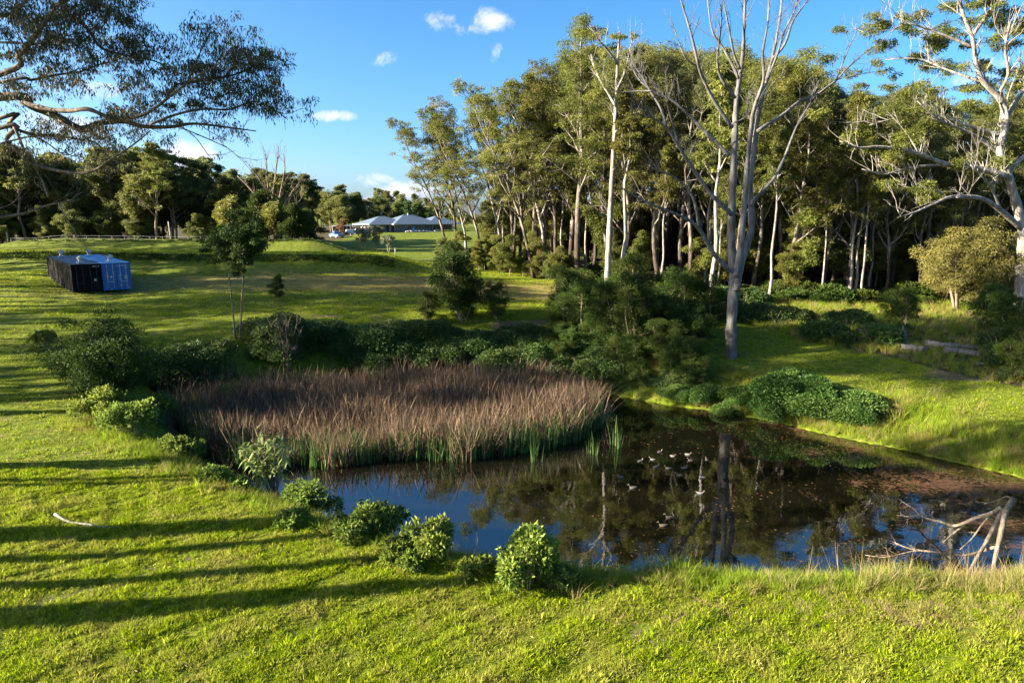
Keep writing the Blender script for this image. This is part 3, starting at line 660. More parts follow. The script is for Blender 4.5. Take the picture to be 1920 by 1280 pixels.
# ------------------------------------------------------------------ the forest and other trees
rngT = np.random.default_rng(42)
def tree_to(root, x, y, top_py, rz, label, group, wmul=1.0, minH=3.0, tilt=None):
    """stand a tree on the ground at x, y, tall enough to reach the sky line of the wood there"""
    z = hz(x, y); yy = y; px, _ = to_px((x, y, z)); r = ray(px, top_py); H = CAM_H + r[2]*y/r[1] - z
    H = max(minH, H); s = H/root['H']
    return place(root, USED, (x, y, z-.15), rz, (s*wmul, s*wmul, s), label, group, tilt)
G1 = [grow_gum(100+i, 25, .34, lean=[.02,.05,-.03,.04,.0,.06][i], cs=[.30,.36,.24,.33,.52,.26][i], nl=[19,18,21,17,13,20][i], spread=[.20,.19,.22,.20,.16,.24][i], nleaf=[16500,15500,17000,15500,14000,17000][i], Ln=.23, Wd=.07, cl=[.84,.8,.86,.84,.8,.86][i], leaf=['gum_leaf','gum_leaf_grey','gum_leaf','gum_leaf','gum_leaf_grey','gum_leaf'][i]) for i in range(6)]
LEAN = [grow_gum(130+i, 21, .24, lean=[-.30,-.22,-.12][i], cs=.30, nl=18, spread=.24, nleaf=15000, Ln=.22, Wd=.078, cl=.84, bark=['gum_bark','white_bark','gum_bark'][i]) for i in range(3)]
SLIM = grow_gum(150, 26, .30, lean=-.02, cs=.5, nl=12, spread=.12, nleaf=11000, bark='white_bark', cl=.7)
TALL = grow_gum(151, 29, .42, lean=-.02, cs=.34, nl=22, spread=.16, nleaf=21000, Ln=.25, Wd=.08, bark='gum_bark', cl=.72)
UND = [grow_round(170+i, 11, .11, 3.0, 15000, .27, .10, 'gum_leaf' if i else 'dark_tree_leaf', 'brown_bark', .22, 'understorey_tree', 26) for i in range(3)]
sky_x = [780,800,850,900,950,990,1030,1065,1100,1150,1200,1260,1320,1400,1470,1510,1560,1620,1680,1740,1800,1860,1920,2200]
sky_y = [300,250,205,190,170,140,100,70,90,85,75,85,80,85,85,120,165,165,160,185,180,165,150,120]
def zone(px):
    for lim, s in ((1010, 'among the leaning gums'), (1120, 'around the tallest gum'), (1230, 'beside the sparse-topped white gum'), (1345, 'just left of the leafless gum'), (1470, 'straight behind the leafless gum'), (1600, 'right of the leafless gum'), (1740, 'behind the fallen logs'), (1850, 'behind the golden shrubs')):
        if px < lim: return s
    return 'at the picture edge behind the white-limbed gum'
# single trees of the wood that stand out
tree_to(TALL, *ground(1083,531,4.4)[:2], 32, 2.0, 'tallest gum, its pale trunk rising above all others at the wood front', None)
def bare_top_gum():
    b = ground(1140, 545, 4.2); Y = b[1]; root = thing('white_trunk_gum_tree', 'slender white gum with sparse forked top between tallest gum and big leafless gum', 'tree', b); pxm = Y/F
    def part(name, pts, w0, w1, dY, sd, nt):
        q = smooth_path(limb_from_px(pts, Y, dY, sd), 4) - b; mb = MB(); tube(mb, q, np.linspace(w0, w1, len(q))*.5*pxm, 8)
        twigs(mb, np.random.default_rng(sd), q, .03, nt, 3.0); mb.obj(name, 'white_bark', root, True)
    part('trunk', [(1139,560),(1140,500),(1143,430),(1147,350),(1152,260),(1155,190),(1158,120),(1162,60)], 14, 3, 0, 1, 12)
    for i, p in enumerate([[(1155,200),(1140,175),(1125,150),(1112,120),(1108,100)],[(1156,170),(1170,140),(1178,110),(1185,75)],[(1152,250),(1175,225),(1200,205),(1222,195)],[(1158,120),(1140,95),(1122,75),(1116,62)],[(1149,320),(1165,300),(1190,270),(1215,235)]]):
        part('limb', p, 5, 1.5, (-1)**i*1.5, 5+i, 10)
    cr = MB(); rng = np.random.default_rng(77)
    for px, py in ((1112,105),(1120,130),(1130,160),(1180,85),(1186,110),(1170,150),(1205,205),(1225,190),(1120,75),(1140,100),(1195,265),(1215,240),(1160,75),(1105,180),(1200,230)):
        for k in range(2): clump(cr, rng, P(px + rng.normal()*8, py + rng.normal()*8 - 8, Y + 1 + rng.normal()) - b, rng.uniform(.5, 1.0), 260, .22, .07, .6, .7, 4, rng.uniform(.3, .7))
    cr.obj('crown', 'gum_leaf', root)
bare_top_gum()
tree_to(SLIM, *ground(1337,574,3.4)[:2], 95, 1.0, 'straight white-barked gum right behind the big leafless gum', None)
for i in range(15):
    x = rngT.uniform(2, 44); y = np.interp(x, edge_x, edge_y) + rngT.uniform(-1.5, 3.5); s = rngT.uniform(.42, .8); px, py = to_px((x, y, 4))
    place(SLIM, USED, (x, y, hz(x, y)-.1), rngT.uniform(0, 6.28), (s*.75, s*.75, s), 'thin pale young gum at the front ' + zone(px), 'young gums along the wood front')
place(SLIM, USED, (lambda g: (g[0], g[1], g[2]-.1))(ground(1163,560,4.2) + np.array([1.2, 6, 0])), 2.6, (.9, .9, .93), 'pale slender gum close behind the sparse-topped white gum')
# leaning gums at the open end of the wood
LEANLAB = ['outermost leaning gum of the wood, partly hiding the house roof end', 'upright thin gum just beside the outermost leaning gum', 'third gum from the house, pale-stemmed and leaning', 'leaning dark-footed gum behind the bushy small tree', 'pale leaning gum right of the bushy small tree', 'gently leaning gum midway between the house and the tallest gum', 'strongly leaning gum two trees before the tallest gum', 'pale leaning gum close to the tallest gum', 'dark-footed gum immediately left of the tallest gum']
for i, (px, py, top, k, rz) in enumerate([(840,498,232,0,0.2),(852,502,200,2,.0),(866,505,235,1,.1),(905,506,215,0,.1),(935,512,205,1,-.2),(960,515,185,2,.2),(995,522,165,0,.1),(1020,520,150,1,.15),(1048,528,140,2,0)]):
    g = ground(px, py, 5.0); tree_to(LEAN[k], g[0]+.4, g[1]+(i % 3)*3, top, rz, LEANLAB[i], 'leaning gums at the end of the wood')
n_f = 0; taken = []
for it in range(6000):
    if n_f >= 205: break
    row = rngT.random()**1.3
    x = rngT.uniform(-7, 74); y = np.interp(x, edge_x, edge_y) + 1.0 + row*46
    px, py = to_px((x, y, 4))
    if px < 795 or px > 2060 or x < (y-88)*.4 - 3: continue
    if any((x-a)**2 + (y-b)**2 < (1.35 + .045*(y-50))**2 for a, b in taken): continue
    taken.append((x, y)); n_f += 1
    top = np.interp(px, sky_x, sky_y) + rngT.uniform(5, 110)*(1.0 if row < .35 else .55)
    where = zone(px); deep = 'front-row gum' if row < .16 else ('gum of the middle rows' if row < .5 else 'gum deep')
    tree_to(G1[rngT.integers(6)], x, y, top, rngT.uniform(0, 6.28), deep + ' in the wood ' + where, 'gums of the wood behind the pond', rngT.uniform(.85, 1.15))
for it in range(130):
    x = rngT.uniform(-4, 60); y = np.interp(x, edge_x, edge_y) + rngT.uniform(.5, 34); px, py = to_px((x, y, 4))
    s = rngT.uniform(.45, 1.15)
    place(UND[rngT.integers(3)], USED, (x, y, hz(x, y)-.1), rngT.uniform(0, 6.28), (s*1.1, s*1.1, s), 'small bushy tree ' + zone(px), 'understorey trees of the wood')
for i in range(16):
    px = 830 + i*16 + rngT.normal()*5; g = ground(px, 500 + i*1.8 + rngT.uniform(0, 8), 5.0); s = rngT.uniform(.22, .5)
    place(UND[i % 3], USED, (g[0], g[1]+1.5, g[2]-.1), i*1.1, (s*1.2, s*1.2, s), 'low green shrub at the foot of the leaning gums', 'shrubs under the leaning gums', cat='shrub')
# ---- far tree line, north-west
DT = [grow_round(200+i, 17, .3, 5.2, 15000, .46, .18, 'dark_tree_leaf', 'brown_bark', .30, 'dark_tree', 42, .35) for i in range(4)]
FG = [grow_gum(220+i, 20, .3, cs=.38, nl=14, spread=.24, nleaf=15000, Ln=.44, Wd=.16, leaf='dark_tree_leaf', bark='brown_bark', cl=1.05, name='gum_tree') for i in range(2)]
PN = [grow_round(230+i, 13, .25, 3.2, 9000, .5, .16, 'pine_leaf', 'brown_bark', .08, 'cypress_tree', 46, .3, up=.3) for i in range(2)]
lx = [-400,0,100,200,250,290,330,400,440,480,520,560,600,640,690,740,780,860]; ly = [200,268,262,268,275,272,280,290,292,312,324,326,338,350,350,350,362,380]
BR = grow_gum(240, 24, .4, cs=.3, nl=16, spread=.26, nleaf=20000, Ln=.42, Wd=.16, leaf='bright_tree_leaf', bark='brown_bark', cl=1.05, name='sunlit_gum_tree')
g = P(292, 440, 122); tree_to(BR, g[0], g[1], 272, .5, 'tall sunlit yellow-green gum standing out of the dark tree line', None)
nn = 0; tk = []
for it in range(3000):
    if nn >= 70: break
    px = rngT.uniform(-160, 565); y = 124 + rngT.random()**1.2*40
    x = P(px, 440, y)[0]
    if any((x-a)**2 + (y-b)**2 < 3.6**2 for a, b in tk): continue
    tk.append((x, y)); nn += 1; top = np.interp(px, lx, ly) + rngT.uniform(0, 45)
    R_ = (DT[:3] + FG + FG)[rngT.integers(7)]
    tree_to(R_, x, y, top, rngT.uniform(0, 6.28), ('round dark tree' if R_ in DT else 'tall open-crowned dark gum') + ' of the distant tree line ' + ('behind the hanging boughs' if px < 130 else 'left of the sunlit gum' if px < 260 else 'right of the sunlit gum' if px < 400 else 'behind the twin-stemmed sapling' if px < 480 else 'around the bare many-stemmed tree' if px < 560 else 'beyond the blue pickup'), 'trees of the distant tree line', rngT.uniform(.9, 1.3))
for it in range(60):
    px = rngT.uniform(-150, 560); y = 121.5 + rngT.random()*16; x = P(px, 440, y)[0]; s = rngT.uniform(.45, .95)
    place(UND[0], USED, (x, y, hz(x, y)-.1), rngT.uniform(0, 6.28), (s*1.25, s*1.25, s), 'low dark bushy tree at the foot of the tree line ' + ('behind the containers' if px < 270 else 'behind the twin-stemmed sapling' if px > 400 else 'left of the sapling'), 'low trees at the foot of the tree line')
for it in range(64):
    px = rngT.uniform(560, 1010); y = 236 + rngT.random()*50; x = P(px, 430, y)[0]; top = np.interp(px, lx, ly) + rngT.uniform(-3, 26)
    tree_to((FG + DT)[it % 6], x, y, top, rngT.uniform(0, 6.28), 'dark tree standing close behind the long house', 'trees behind the house', .9)
for it in range(24):
    px = rngT.uniform(470, 665); y = 214 + rngT.random()*30; x = P(px, 430, y)[0]; top = np.interp(px, lx, ly) + rngT.uniform(-6, 24)
    tree_to((FG + DT)[it % 6], x, y, top, rngT.uniform(0, 6.28), 'dark tree beyond the lawn between the bare tree and the house', 'trees left of the house', 1.1)
for px, top in ((752,368),(768,364),(785,370),(800,376),(815,378)):
    g = P(px, 430, 230); tree_to(PN[int(px) % 2], g[0], g[1], top, px*.1, 'green cypress rising right behind the house roof', 'cypresses behind the house roof', 1.25)
# bare many-stemmed tree in the tree line
def bare_tree():
    Y = 118; b = P(512, 448, Y); b[2] = hz(b[0], b[1]); root = thing('bare_tree', 'bare brown many-stemmed tree rising above the far tree line', 'tree', b); rng = np.random.default_rng(3); pxm = Y/F
    for i, p in enumerate([[(512,440),(510,380),(515,340),(520,300),(522,275)],[(510,440),(505,385),(495,350),(478,325),(462,305)],[(514,440),(520,390),(528,350),(534,315),(532,290)],[(508,440),(500,400),(485,375),(465,350),(445,330)],[(515,440),(528,395),(545,365),(560,345),(575,335)],[(512,440),(508,390),(502,345),(500,310),(498,285)],[(516,430),(535,400),(555,385),(570,365)]]):
        q = smooth_path(limb_from_px(p, Y, rng.normal()*3, i), 3) - b; mb = MB(); tube(mb, q, np.linspace(4.2, 1.1, len(q))*.5*pxm, 5); twigs(mb, rng, q, .07, 12, 3.4, 1, .6)
        mb.obj('trunk' if i == 0 else 'limb', 'brown_bark', root, True)
bare_tree()
# bushes and small trees in front of the tree line
BB = grow_round(250, 6, .1, 3.4, 8000, .42, .17, 'bright_tree_leaf', 'brown_bark', .08, 'sunlit_bush', 26)
DB = grow_round(251, 6, .1, 3.4, 9000, .36, .13, 'wattle_leaf', 'brown_bark', .05, 'dark_bush', 28)
for px, py, Y, s, pr, lab in ((520,445,112,1.0,BB,'yellow-green bush below the bare many-stemmed tree'),(545,448,111,.8,DB,'dark rounded bush left of the trellis frame on the bank top'),(480,448,113,1.15,DB,'dark bush behind the twin-stemmed sapling'),(565,446,112,.7,DB,'low dark bush beside the trellis frame'),(435,446,116,1.1,BB,'yellowish bush half hidden behind the twin-stemmed sapling crown'),(590,440,150,.9,DB,'dark bush at the far edge of the house lawn')):
    g = P(px, py, Y); place(pr, USED, (g[0], g[1], hz(g[0], g[1])-.1), px*.37, s, lab, None, cat='bush')
RT = grow_round(252, 4.6, .1, 2.0, 3500, .3, .13, 'rust_leaf', 'brown_bark', .12, 'rusty_tree', 18)
g = P(643, 440, 190); place(RT, USED, (g[0], g[1], hz(g[0], g[1])), 0, 1.0, 'small rust-brown leaved tree beside the carport')
OL = grow_round(253, 4.4, .10, 1.7, 2600, .28, .08, 'olive_leaf', 'twig_wood', .32, 'olive_tree', 18, stems=2)
for px, py, s, lab in ((681,466,1.0,'grey-green small tree, first of three on the house lawn, pale stems'),(702,469,1.05,'grey-green small tree, broadest of the three on the house lawn'),(727,473,.72,'smallest of the three grey-green trees on the house lawn')):
    g = ground(px, py, 6.0); g = P(px, py, 112) if abs(g[1]-112) > 60 else g; place(OL, USED, (g[0], g[1], hz(g[0], g[1])-.05), px, s, lab, None)
# ---- trees outside the left edge whose shadows rake over the lawn and field
for i, (x, y, H, k) in enumerate([(-34,13.5,35,4),(-34.6,13.0,33,4),(-36.5,17.7,33,4),(-38.4,22.1,19,4),(-32,15.4,28,4),(-33,17.0,27,4),(-36,18.2,35,4),(-38,22.6,20,4),
                                  (-46,32,36,4),(-48,36.5,35,4),(-50,29,36,4),(-41,35,36,4),(-44,39,36,4),(-46,42.5,36,4),(-43,33,34,4),(-50,34.8,20,2),(-55,30.5,19,0),(-62,44,24,0),(-66,50,25,2),(-72,39,26,5),(-60,54,22,1),(-66,58,24,1),(-70,63,23,3),(-76,67,22,5),(-66,70,20,0),(-78,74,22,2),(-74,79,19,4),(-88,83,20,0),(-86,89,19,1),(-92,96,18,3),(-80,47,28,5),(-84,60,26,2),(-84,33,28,0),(-63,47,23,2),(-64,53,24,5),(-61,56,22,2),(-68,60.5,24,5),(-64,62.5,23,2),(-69,66,23,2),(-66,65,24,5),(-72,70.5,24,2),(-70,69,22,5),(-73,76,23,5),(-75,72.5,24,2),(-80,79,23,2),(-84,86,22,5),(-80,90,20,2),(-72,79,21,2),(-73,84,20,5),(-78,81.5,19,0),(-70,74.5,20,3),(-86,98.5,17,2),(-88,101.5,18,5),(-85,103.5,16,0),(-90,96,18,2)]):
    s = H/25.; place(G1[k], USED, (x, y, hz(x, y)-.1), i*1.7, (s*.9, s*.9, s), 'tall gum on the western side throwing long shadows over the lawn', 'gums west of the lawn')
# ------------------------------------------------------------------ bushes and plants around the pond
WT = [grow_round(300+i, 5.0, .07, 2.3, 26000, .13, .045, 'wattle_leaf', 'twig_wood', .10, 'wattle_bush', 40, .25, stems=3) for i in range(3)]
def atg(px, py, guess=3.0): return ground(px, py, guess)
# big dark bush on the left bank
BIGB = grow_round(310, 5.2, .10, 3.9, 52000, .16, .06, 'wattle_leaf', 'twig_wood', .05, 'dark_wattle_bush', 60, .3, stems=4)
g = atg(222, 738, 2.0); place(BIGB, USED, g - np.array([0, 0, .2]), .4, (.82, .8, .76), 'large dark spreading wattle bush on the left bank by the reeds', None, cat='bush')
# bushy little tree behind the reeds, with two thin stems
LT = grow_round(311, 6.4, .08, 2.6, 22000, .2, .06, 'wattle_leaf', 'twig_wood', .22, 'small_wattle_tree', 44, .3, stems=2)
g = atg(872, 597, 4.0); place(LT, USED, g - np.array([0, 0, .1]), 1.2, (1.0, 1.0, 1.0), 'bushy dark green small tree on the far bank in front of the field')
def sapling():
    b = atg(446, 634, 3.5); root = thing('twin_stem_sapling', 'thin sapling with two bare pale stems and a dark leafy top', 'tree', b); rng = np.random.default_rng(4); Y = b[1]; cr = MB()
    for i, p in enumerate([[(441,640),(438,600),(433,550),(428,505),(424,470),(418,430)],[(449,640),(452,595),(455,540),(458,500),(462,465),(470,430)]]):
        q = smooth_path(limb_from_px(p, Y, (-1)**i*.6, i), 4) - b; mb = MB(); tube(mb, q, np.linspace(.075, .02, len(q)), 6); twigs(mb, rng, q[len(q)//2:], .02, 9, 1.3, 1, .3); mb.obj('stem', 'dead_wood', root, True)
    for k in range(95):
        p = P(446 + rng.normal()*25, 454 + rng.normal()*23, Y + rng.normal()*.9) - b; clump(cr, rng, p, rng.uniform(.35, .75), 190, .21, .065, .7, .8, 3, rng.uniform(.3, .7))
    cr.obj('crown', 'wattle_leaf', root)
sapling()
def bare_shrub(px, py, Hm, name, label, seed, n=9, w=.55, mat='dead_wood'):
    b = atg(px, py, .6); b[2] = max(b[2], -.1); root = thing(name, label, 'shrub', b); rng = np.random.default_rng(seed)
    for i in range(n):
        a = rng.uniform(0, 6.28); e = np.array([math.cos(a)*w*Hm*.55*rng.uniform(.3, 1), math.sin(a)*w*Hm*.55*rng.uniform(.3, 1), Hm*rng.uniform(.7, 1)])
        q = smooth_path([np.zeros(3), e*np.array([.25, .25, .38]) + rng.normal(size=3)*.05, e], 4); mb = MB(); tube(mb, q, np.linspace(.035, .008, len(q)), 5); twigs(mb, rng, q, .012, 7, Hm*.3, 1, .6); mb.obj('stem', mat, root, True)
bare_shrub(541, 708, 4.2, 'bare_sapling', 'leafless pale sapling rising out of the back of the reeds', 1, 10)
bare_shrub(313, 800, 2.4, 'dead_shrub', 'dead pale forked stick shrub at the left rim of the reeds', 2, 4, .5)
# brambles clothing the far bank
BM = [grow_mound(320+i, 2.2, 1.7, 2.0, 15000, .12, .08, 'bramble_leaf', 'bramble_bush', 10) for i in range(3)]
rb = np.random.default_rng(9)
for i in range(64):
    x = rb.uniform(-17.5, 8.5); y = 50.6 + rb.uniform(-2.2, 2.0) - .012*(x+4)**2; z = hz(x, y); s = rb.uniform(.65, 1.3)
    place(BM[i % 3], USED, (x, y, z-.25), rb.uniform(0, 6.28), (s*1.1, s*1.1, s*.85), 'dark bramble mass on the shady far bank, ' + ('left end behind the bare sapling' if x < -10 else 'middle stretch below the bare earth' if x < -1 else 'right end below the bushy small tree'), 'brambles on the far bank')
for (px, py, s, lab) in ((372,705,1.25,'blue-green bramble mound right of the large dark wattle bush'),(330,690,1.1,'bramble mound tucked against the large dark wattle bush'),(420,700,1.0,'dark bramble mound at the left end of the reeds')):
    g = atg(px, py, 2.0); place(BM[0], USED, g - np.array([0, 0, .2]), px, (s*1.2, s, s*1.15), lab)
# wattle thicket between reeds and leafless gum
for i, (px, py, s) in enumerate([(1065,622,.85),(1100,640,.9),(1135,652,.85),(1165,640,1.0),(1195,655,.9),(1210,622,1.0),(1240,668,.8),(1255,630,1.0),(1290,655,.85),(1290,690,.7),(1318,632,.85),(1275,600,1.0),(1180,600,1.0),(1120,600,.9),(1085,590,.85),(1050,600,.7),(1230,590,1.0),(1310,600,.95)]):
    g = atg(px, py, 2.5); place(WT[i % 3], USED, g - np.array([0, 0, .15]), i*1.3, (s*1.0, s*1.0, s*[.7,1.05,.6,.95,1.2,.75,.65,1.0,.8,.6,1.1][i % 11]), 'feathery dark wattle bush in the thicket, ' + ('at its reed-side end' if px < 1150 else 'in its middle' if px < 1250 else 'next to the leafless gum trunk'), 'wattle thicket by the leafless gum', cat='bush')
for (px, py, s, lab) in ((870,600,.6,'low wattle bush at the foot of the bushy small tree'),(800,598,.5,'small scraggy wattle on the bare edge of the far bank'),(935,598,.6,'drooping wattle right of the bushy small tree'),(518,560,.42,'tiny lone wattle bush standing in the field grass')):
    g = atg(px, py, 4.0); place(WT[1], USED, g - np.array([0, 0, .1]), px, s, lab, None, cat='bush')
# leafy green mounds on the right bank below the gum
GM = [grow_mound(330+i, 2.4, 1.5, 1.7, 18000, .125, .09, 'creeper_leaf', 'green_bank_bush', 11) for i in range(2)]
for i, (px, py, s, lab) in enumerate([(1408,752,.7,'leafy bank bush directly below the leafless gum trunk'),(1465,745,1.15,'broadest bright-topped leafy bush on the right bank'),(1530,752,1.0,'leafy bank bush in the middle of the right bank'),(1590,765,.85,'last leafy bush before the tall bright bank grass'),(1325,748,.7,'dim leafy bush at the waterline under the thicket'),(1440,775,.7,'low leafy bush hanging to the water on the right bank'),(1270,745,.6,'small leafy bush above the dark water corner'),(1370,772,.55,'smallest leafy bush touching the dark water')]):
    g = atg(px, py, 1.2); place(GM[i % 2], USED, g - np.array([0, 0, .15]), i*.9, (s, s, s*.95), lab)
rs_ = np.random.default_rng(31)
for i in range(44):                                       # tangled scrub spilling down the bank to the water
    px = rs_.uniform(1040, 1400); py = 640 + .28*(px-1040) + rs_.uniform(-8, 52) if px < 1230 else 700 + .2*(px-1230) + rs_.uniform(-30, 35); g = atg(px, py, 1.5)
    if pond_dist(g[0], g[1])[0] < .2 or px > 1318: continue
    s = rs_.uniform(.32, .58); pr = [BM[i % 3], WT[i % 3], GM[i % 2]][i % 3 if i % 5 else 1]
    place(pr, USED, g - np.array([0, 0, .15]), px, (s*1.1, s*1.1, s*rs_.uniform(.7, 1.1)), 'tangled dark scrub on the bank ' + ('right beside the reeds' if px < 1180 else 'above the dark water corner' if px < 1300 else 'below the leafless gum'), 'scrub spilling down the bank', cat='bush')
for i in range(13):
    px = 1345 + i*21 + rs_.normal()*6; py = 738 + i*2.6 + rs_.uniform(-6, 14); g = atg(px, py, 1.2); s = rs_.uniform(.6, .95)*(.6 if px < 1420 else 1)
    place(GM[i % 2], USED, g - np.array([0, 0, .2]), px, (s*1.25, s, s*.95), 'creeper-covered lump of the leafy mass along the right bank', 'creeper mass on the right bank', cat='bush')
# undergrowth along the wood edge
UB = [grow_mound(340+i, 1.5, 1.3, 1.3, 7000, .15, .085, 'bramble_leaf' if i else 'wattle_leaf', 'undergrowth_bush', 8) for i in range(2)]
ru = np.random.default_rng(12)
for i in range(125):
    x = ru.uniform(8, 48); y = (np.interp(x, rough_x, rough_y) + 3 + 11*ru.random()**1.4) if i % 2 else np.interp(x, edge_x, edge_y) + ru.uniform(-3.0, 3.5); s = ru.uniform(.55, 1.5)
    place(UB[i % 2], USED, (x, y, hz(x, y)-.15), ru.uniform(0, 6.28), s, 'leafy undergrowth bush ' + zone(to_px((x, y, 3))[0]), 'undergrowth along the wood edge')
GO = grow_round(350, 6.2, .12, 3.0, 26000, .17, .05, 'golden_leaf', 'brown_bark', .12, 'golden_shrub', 40, .5, stems=2)
for (px, py, s, lab) in ((1800,580,1.15,'golden-brown feathery shrub under the white gum boughs'),(1855,585,1.3,'tallest golden-brown feathery shrub, beside the white gum trunk'),(1765,565,.8,'smaller golden shrub at the dark edge of the wood')):
    g = atg(px, py, 3.2); place(GO, USED, g - np.array([0, 0, .1]), px, s, lab, None, cat='shrub')
for (px, py, s, lab) in ((1895,660,.85,'dark olive bush at the picture edge behind the logs'),(1900,705,.6,'low olive bush beside the bare ground at the picture edge'),(1850,625,.8,'green wattle in front of the golden shrubs'),(1690,625,.75,'slim wattle standing in the grass behind the logs')):
    g = atg(px, py, 2.5); place(WT[2], USED, g - np.array([0, 0, .1]), px, s, lab, None, cat='bush')
# ---- leafy shrubs on the near rim, left to right
def rim_shrub(seed, name, R, H, n, Ln, Wd, leaf='shrub_leaf', stems=26):
    rng = np.random.default_rng(seed); cr = MB(); st = MB()
    for k in range(9):
        a = rng.uniform(0, 6.28); q = .75*math.sqrt(rng.random()) if k else 0; c = np.array([math.cos(a)*R*q*1.25, math.sin(a)*R*q*1.25, H*(.42 + .26*rng.random()) - .22*H*q*q]); m = n//9
        u = sph(rng, m); u[:, 2] = np.where((u[:, 2] < -.25) & (rng.random(m) < .8), -u[:, 2], u[:, 2]); rr = 1 - .45*rng.random(m)**2
        p = c + u*np.array([R*.5, R*.5, H*.36])*rr[:, None]*rng.uniform(.5, 1.15)*(1 + .22*np.sin(u[:, :1]*5 + k)*np.cos(u[:, 1:2]*4 + 2*k) + .12*np.sin(u[:, 2:3]*9 + k)); d = u*.75 + np.array([0, 0, -.2]) + rng.normal(size=(m, 3))*.4
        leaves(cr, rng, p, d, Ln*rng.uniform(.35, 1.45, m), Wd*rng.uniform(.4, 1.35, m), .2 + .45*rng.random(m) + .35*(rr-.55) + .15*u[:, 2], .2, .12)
    for k in range(stems):
        a = rng.uniform(0, 6.28); b = np.array([math.cos(a), math.sin(a), 0])*R*.45*rng.random(); e = b*1.7 + np.array([0, 0, H*rng.uniform(.5, .85)])
        tube(st, [b - np.array([0, 0, .1]), (b+e)/2 + rng.normal(size=3)*.03, e], [.016, .012, .006], 4, cap=False)
    for k in range(28):                                   # shoots poking out of the mass
        a = rng.uniform(0, 6.28); q = rng.uniform(.3, .95); b = np.array([math.cos(a)*R*q*.8, math.sin(a)*R*q*.8, H*(.62-.35*q)]); e = b + np.array([math.cos(a)*R*.35*q, math.sin(a)*R*.35*q, H*rng.uniform(.15, .6)])
        tube(st, [b, (b+e)/2 + rng.normal(size=3)*.03, e], [.008, .006, .003], 4, cap=False); m = 16; t = rng.random(m)[:, None]
        p = b + (e-b)*t; leaves(cr, rng, p, sph(rng, m)*np.array([1, 1, .6]) + np.array([0, 0, .1]), Ln*rng.uniform(.5, 1.0, m), Wd*rng.uniform(.5, 1.0, m), .4 + .5*rng.random(m), .2, .15)
    root = thing(name, None, 'shrub'); cr.obj('foliage', leaf, root); st.obj('stem', 'twig_wood', root, True); return root
for i, (px, py, R, H, n, lab) in enumerate([(990,1092,.98,1.75,3000,'rounded bright leafy shrub with brown stems, last before the open water'),(808,1052,.72,1.5,2000,'upright leafy shrub left of the dry grass stalks on the pond rim'),
        (690,1012,1.15,1.35,3200,'broad leafy shrub in the middle of the row on the pond rim'),(585,968,1.0,1.35,2400,'leafy shrub beside the tall large-leaved plant'),(745,1050,.45,.8,900,'low leafy seedling shrub between two larger rim shrubs'),
        (338,862,.75,1.25,1500,'pale leafy shrub at the lawn corner by the reeds'),(245,815,1.1,1.6,2600,'pale-leaved shrub in front of the large dark wattle bush'),(195,785,1.2,1.7,2600,'greyish leafy shrub at the lawn edge under the dark wattle bush'),
        (290,790,1.1,1.5,2400,'dim leafy shrub between the dark wattle bush and the reeds'),(640,1000,.5,.7,800,'low weedy shrub filling the gap before the broad leafy shrub'),(545,985,.5,.6,700,'low shrub at the foot of the large-leaved plant'),(770,1062,.5,.55,700,'creeping leafy weed in front of the upright rim shrub'),(890,1078,.45,.6,600,'small leafy weed below the dry grass stalks'),(1055,1098,.55,.6,800,'low trailing shrub right of the rounded bright shrub'),(400,905,.6,.8,900,'small leafy shrub left of the large-leaved plant'),(450,925,.45,.7,700,'weedy seedling shrub beside the large-leaved plant'),(930,1030,.28,.95,420,'thin leafy shoot standing against the blue water'),(85,655,.7,1.6,900,'yellow-green leafy shoot left of the large dark wattle bush')]):
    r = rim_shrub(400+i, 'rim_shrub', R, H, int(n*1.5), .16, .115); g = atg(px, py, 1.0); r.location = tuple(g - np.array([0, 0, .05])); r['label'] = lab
# tall large-leaved plant: every leaf its own piece
def tobacco():
    b = atg(515, 935, .9); root = thing('large_leaved_plant', 'tall plant with big drooping pale-green leaves above the lawn corner', 'plant', b, 0, None, 1.3); rng = np.random.default_rng(6)
    mb = MB(); n = 6; xs = np.linspace(0, 1, n); w = np.array([.02, .16, .2, .17, .1, .0])*.62; zc = -.42*xs**2
    V = []; 
    for i in range(n): V += [(xs[i], -w[i], zc[i]+w[i]*.25), (xs[i], 0, zc[i]), (xs[i], w[i], zc[i]+w[i]*.25)]
    Fq = []
    for i in range(n-1): a = i*3; Fq += [(a, a+3, a+4, a+1), (a+1, a+4, a+5, a+2)]
    me_list = []
    for vv in (.35, .6, .9):
        m = MB(); m.add(V, Fq, vv); me_list.append(m.mesh('leaf', 'tobacco_leaf', True))
    st = MB(); nl = 0
    for k in range(21):
        a = rng.uniform(0, 6.28); R = rng.uniform(.2, 1.15); e = np.array([math.cos(a)*R, math.sin(a)*R*.8, 2.35 - .55*R**1.3 + rng.normal()*.15]); q = smooth_path([np.array([rng.normal()*.08, rng.normal()*.08, -.1]), e*np.array([.4, .4, .5]), e], 4)
        tube(st, q, np.linspace(.03, .01, len(q)), 5)
        for j in range(14):
            t = int(rng.integers(4, len(q))); az = rng.uniform(0, 6.28); L = rng.uniform(.26, .5); o = link('leaf', me_list[int(rng.integers(3))], root); nl += 1
            o.location = tuple(q[t] + rng.normal(size=3)*.05 + np.array([0, 0, .02])); o.rotation_euler = (rng.normal()*.3, rng.uniform(-.5, .75), az); o.scale = (L, L*rng.uniform(.8, 1.2), L)
    st.obj('stem', 'twig_wood', root, True)
tobacco()

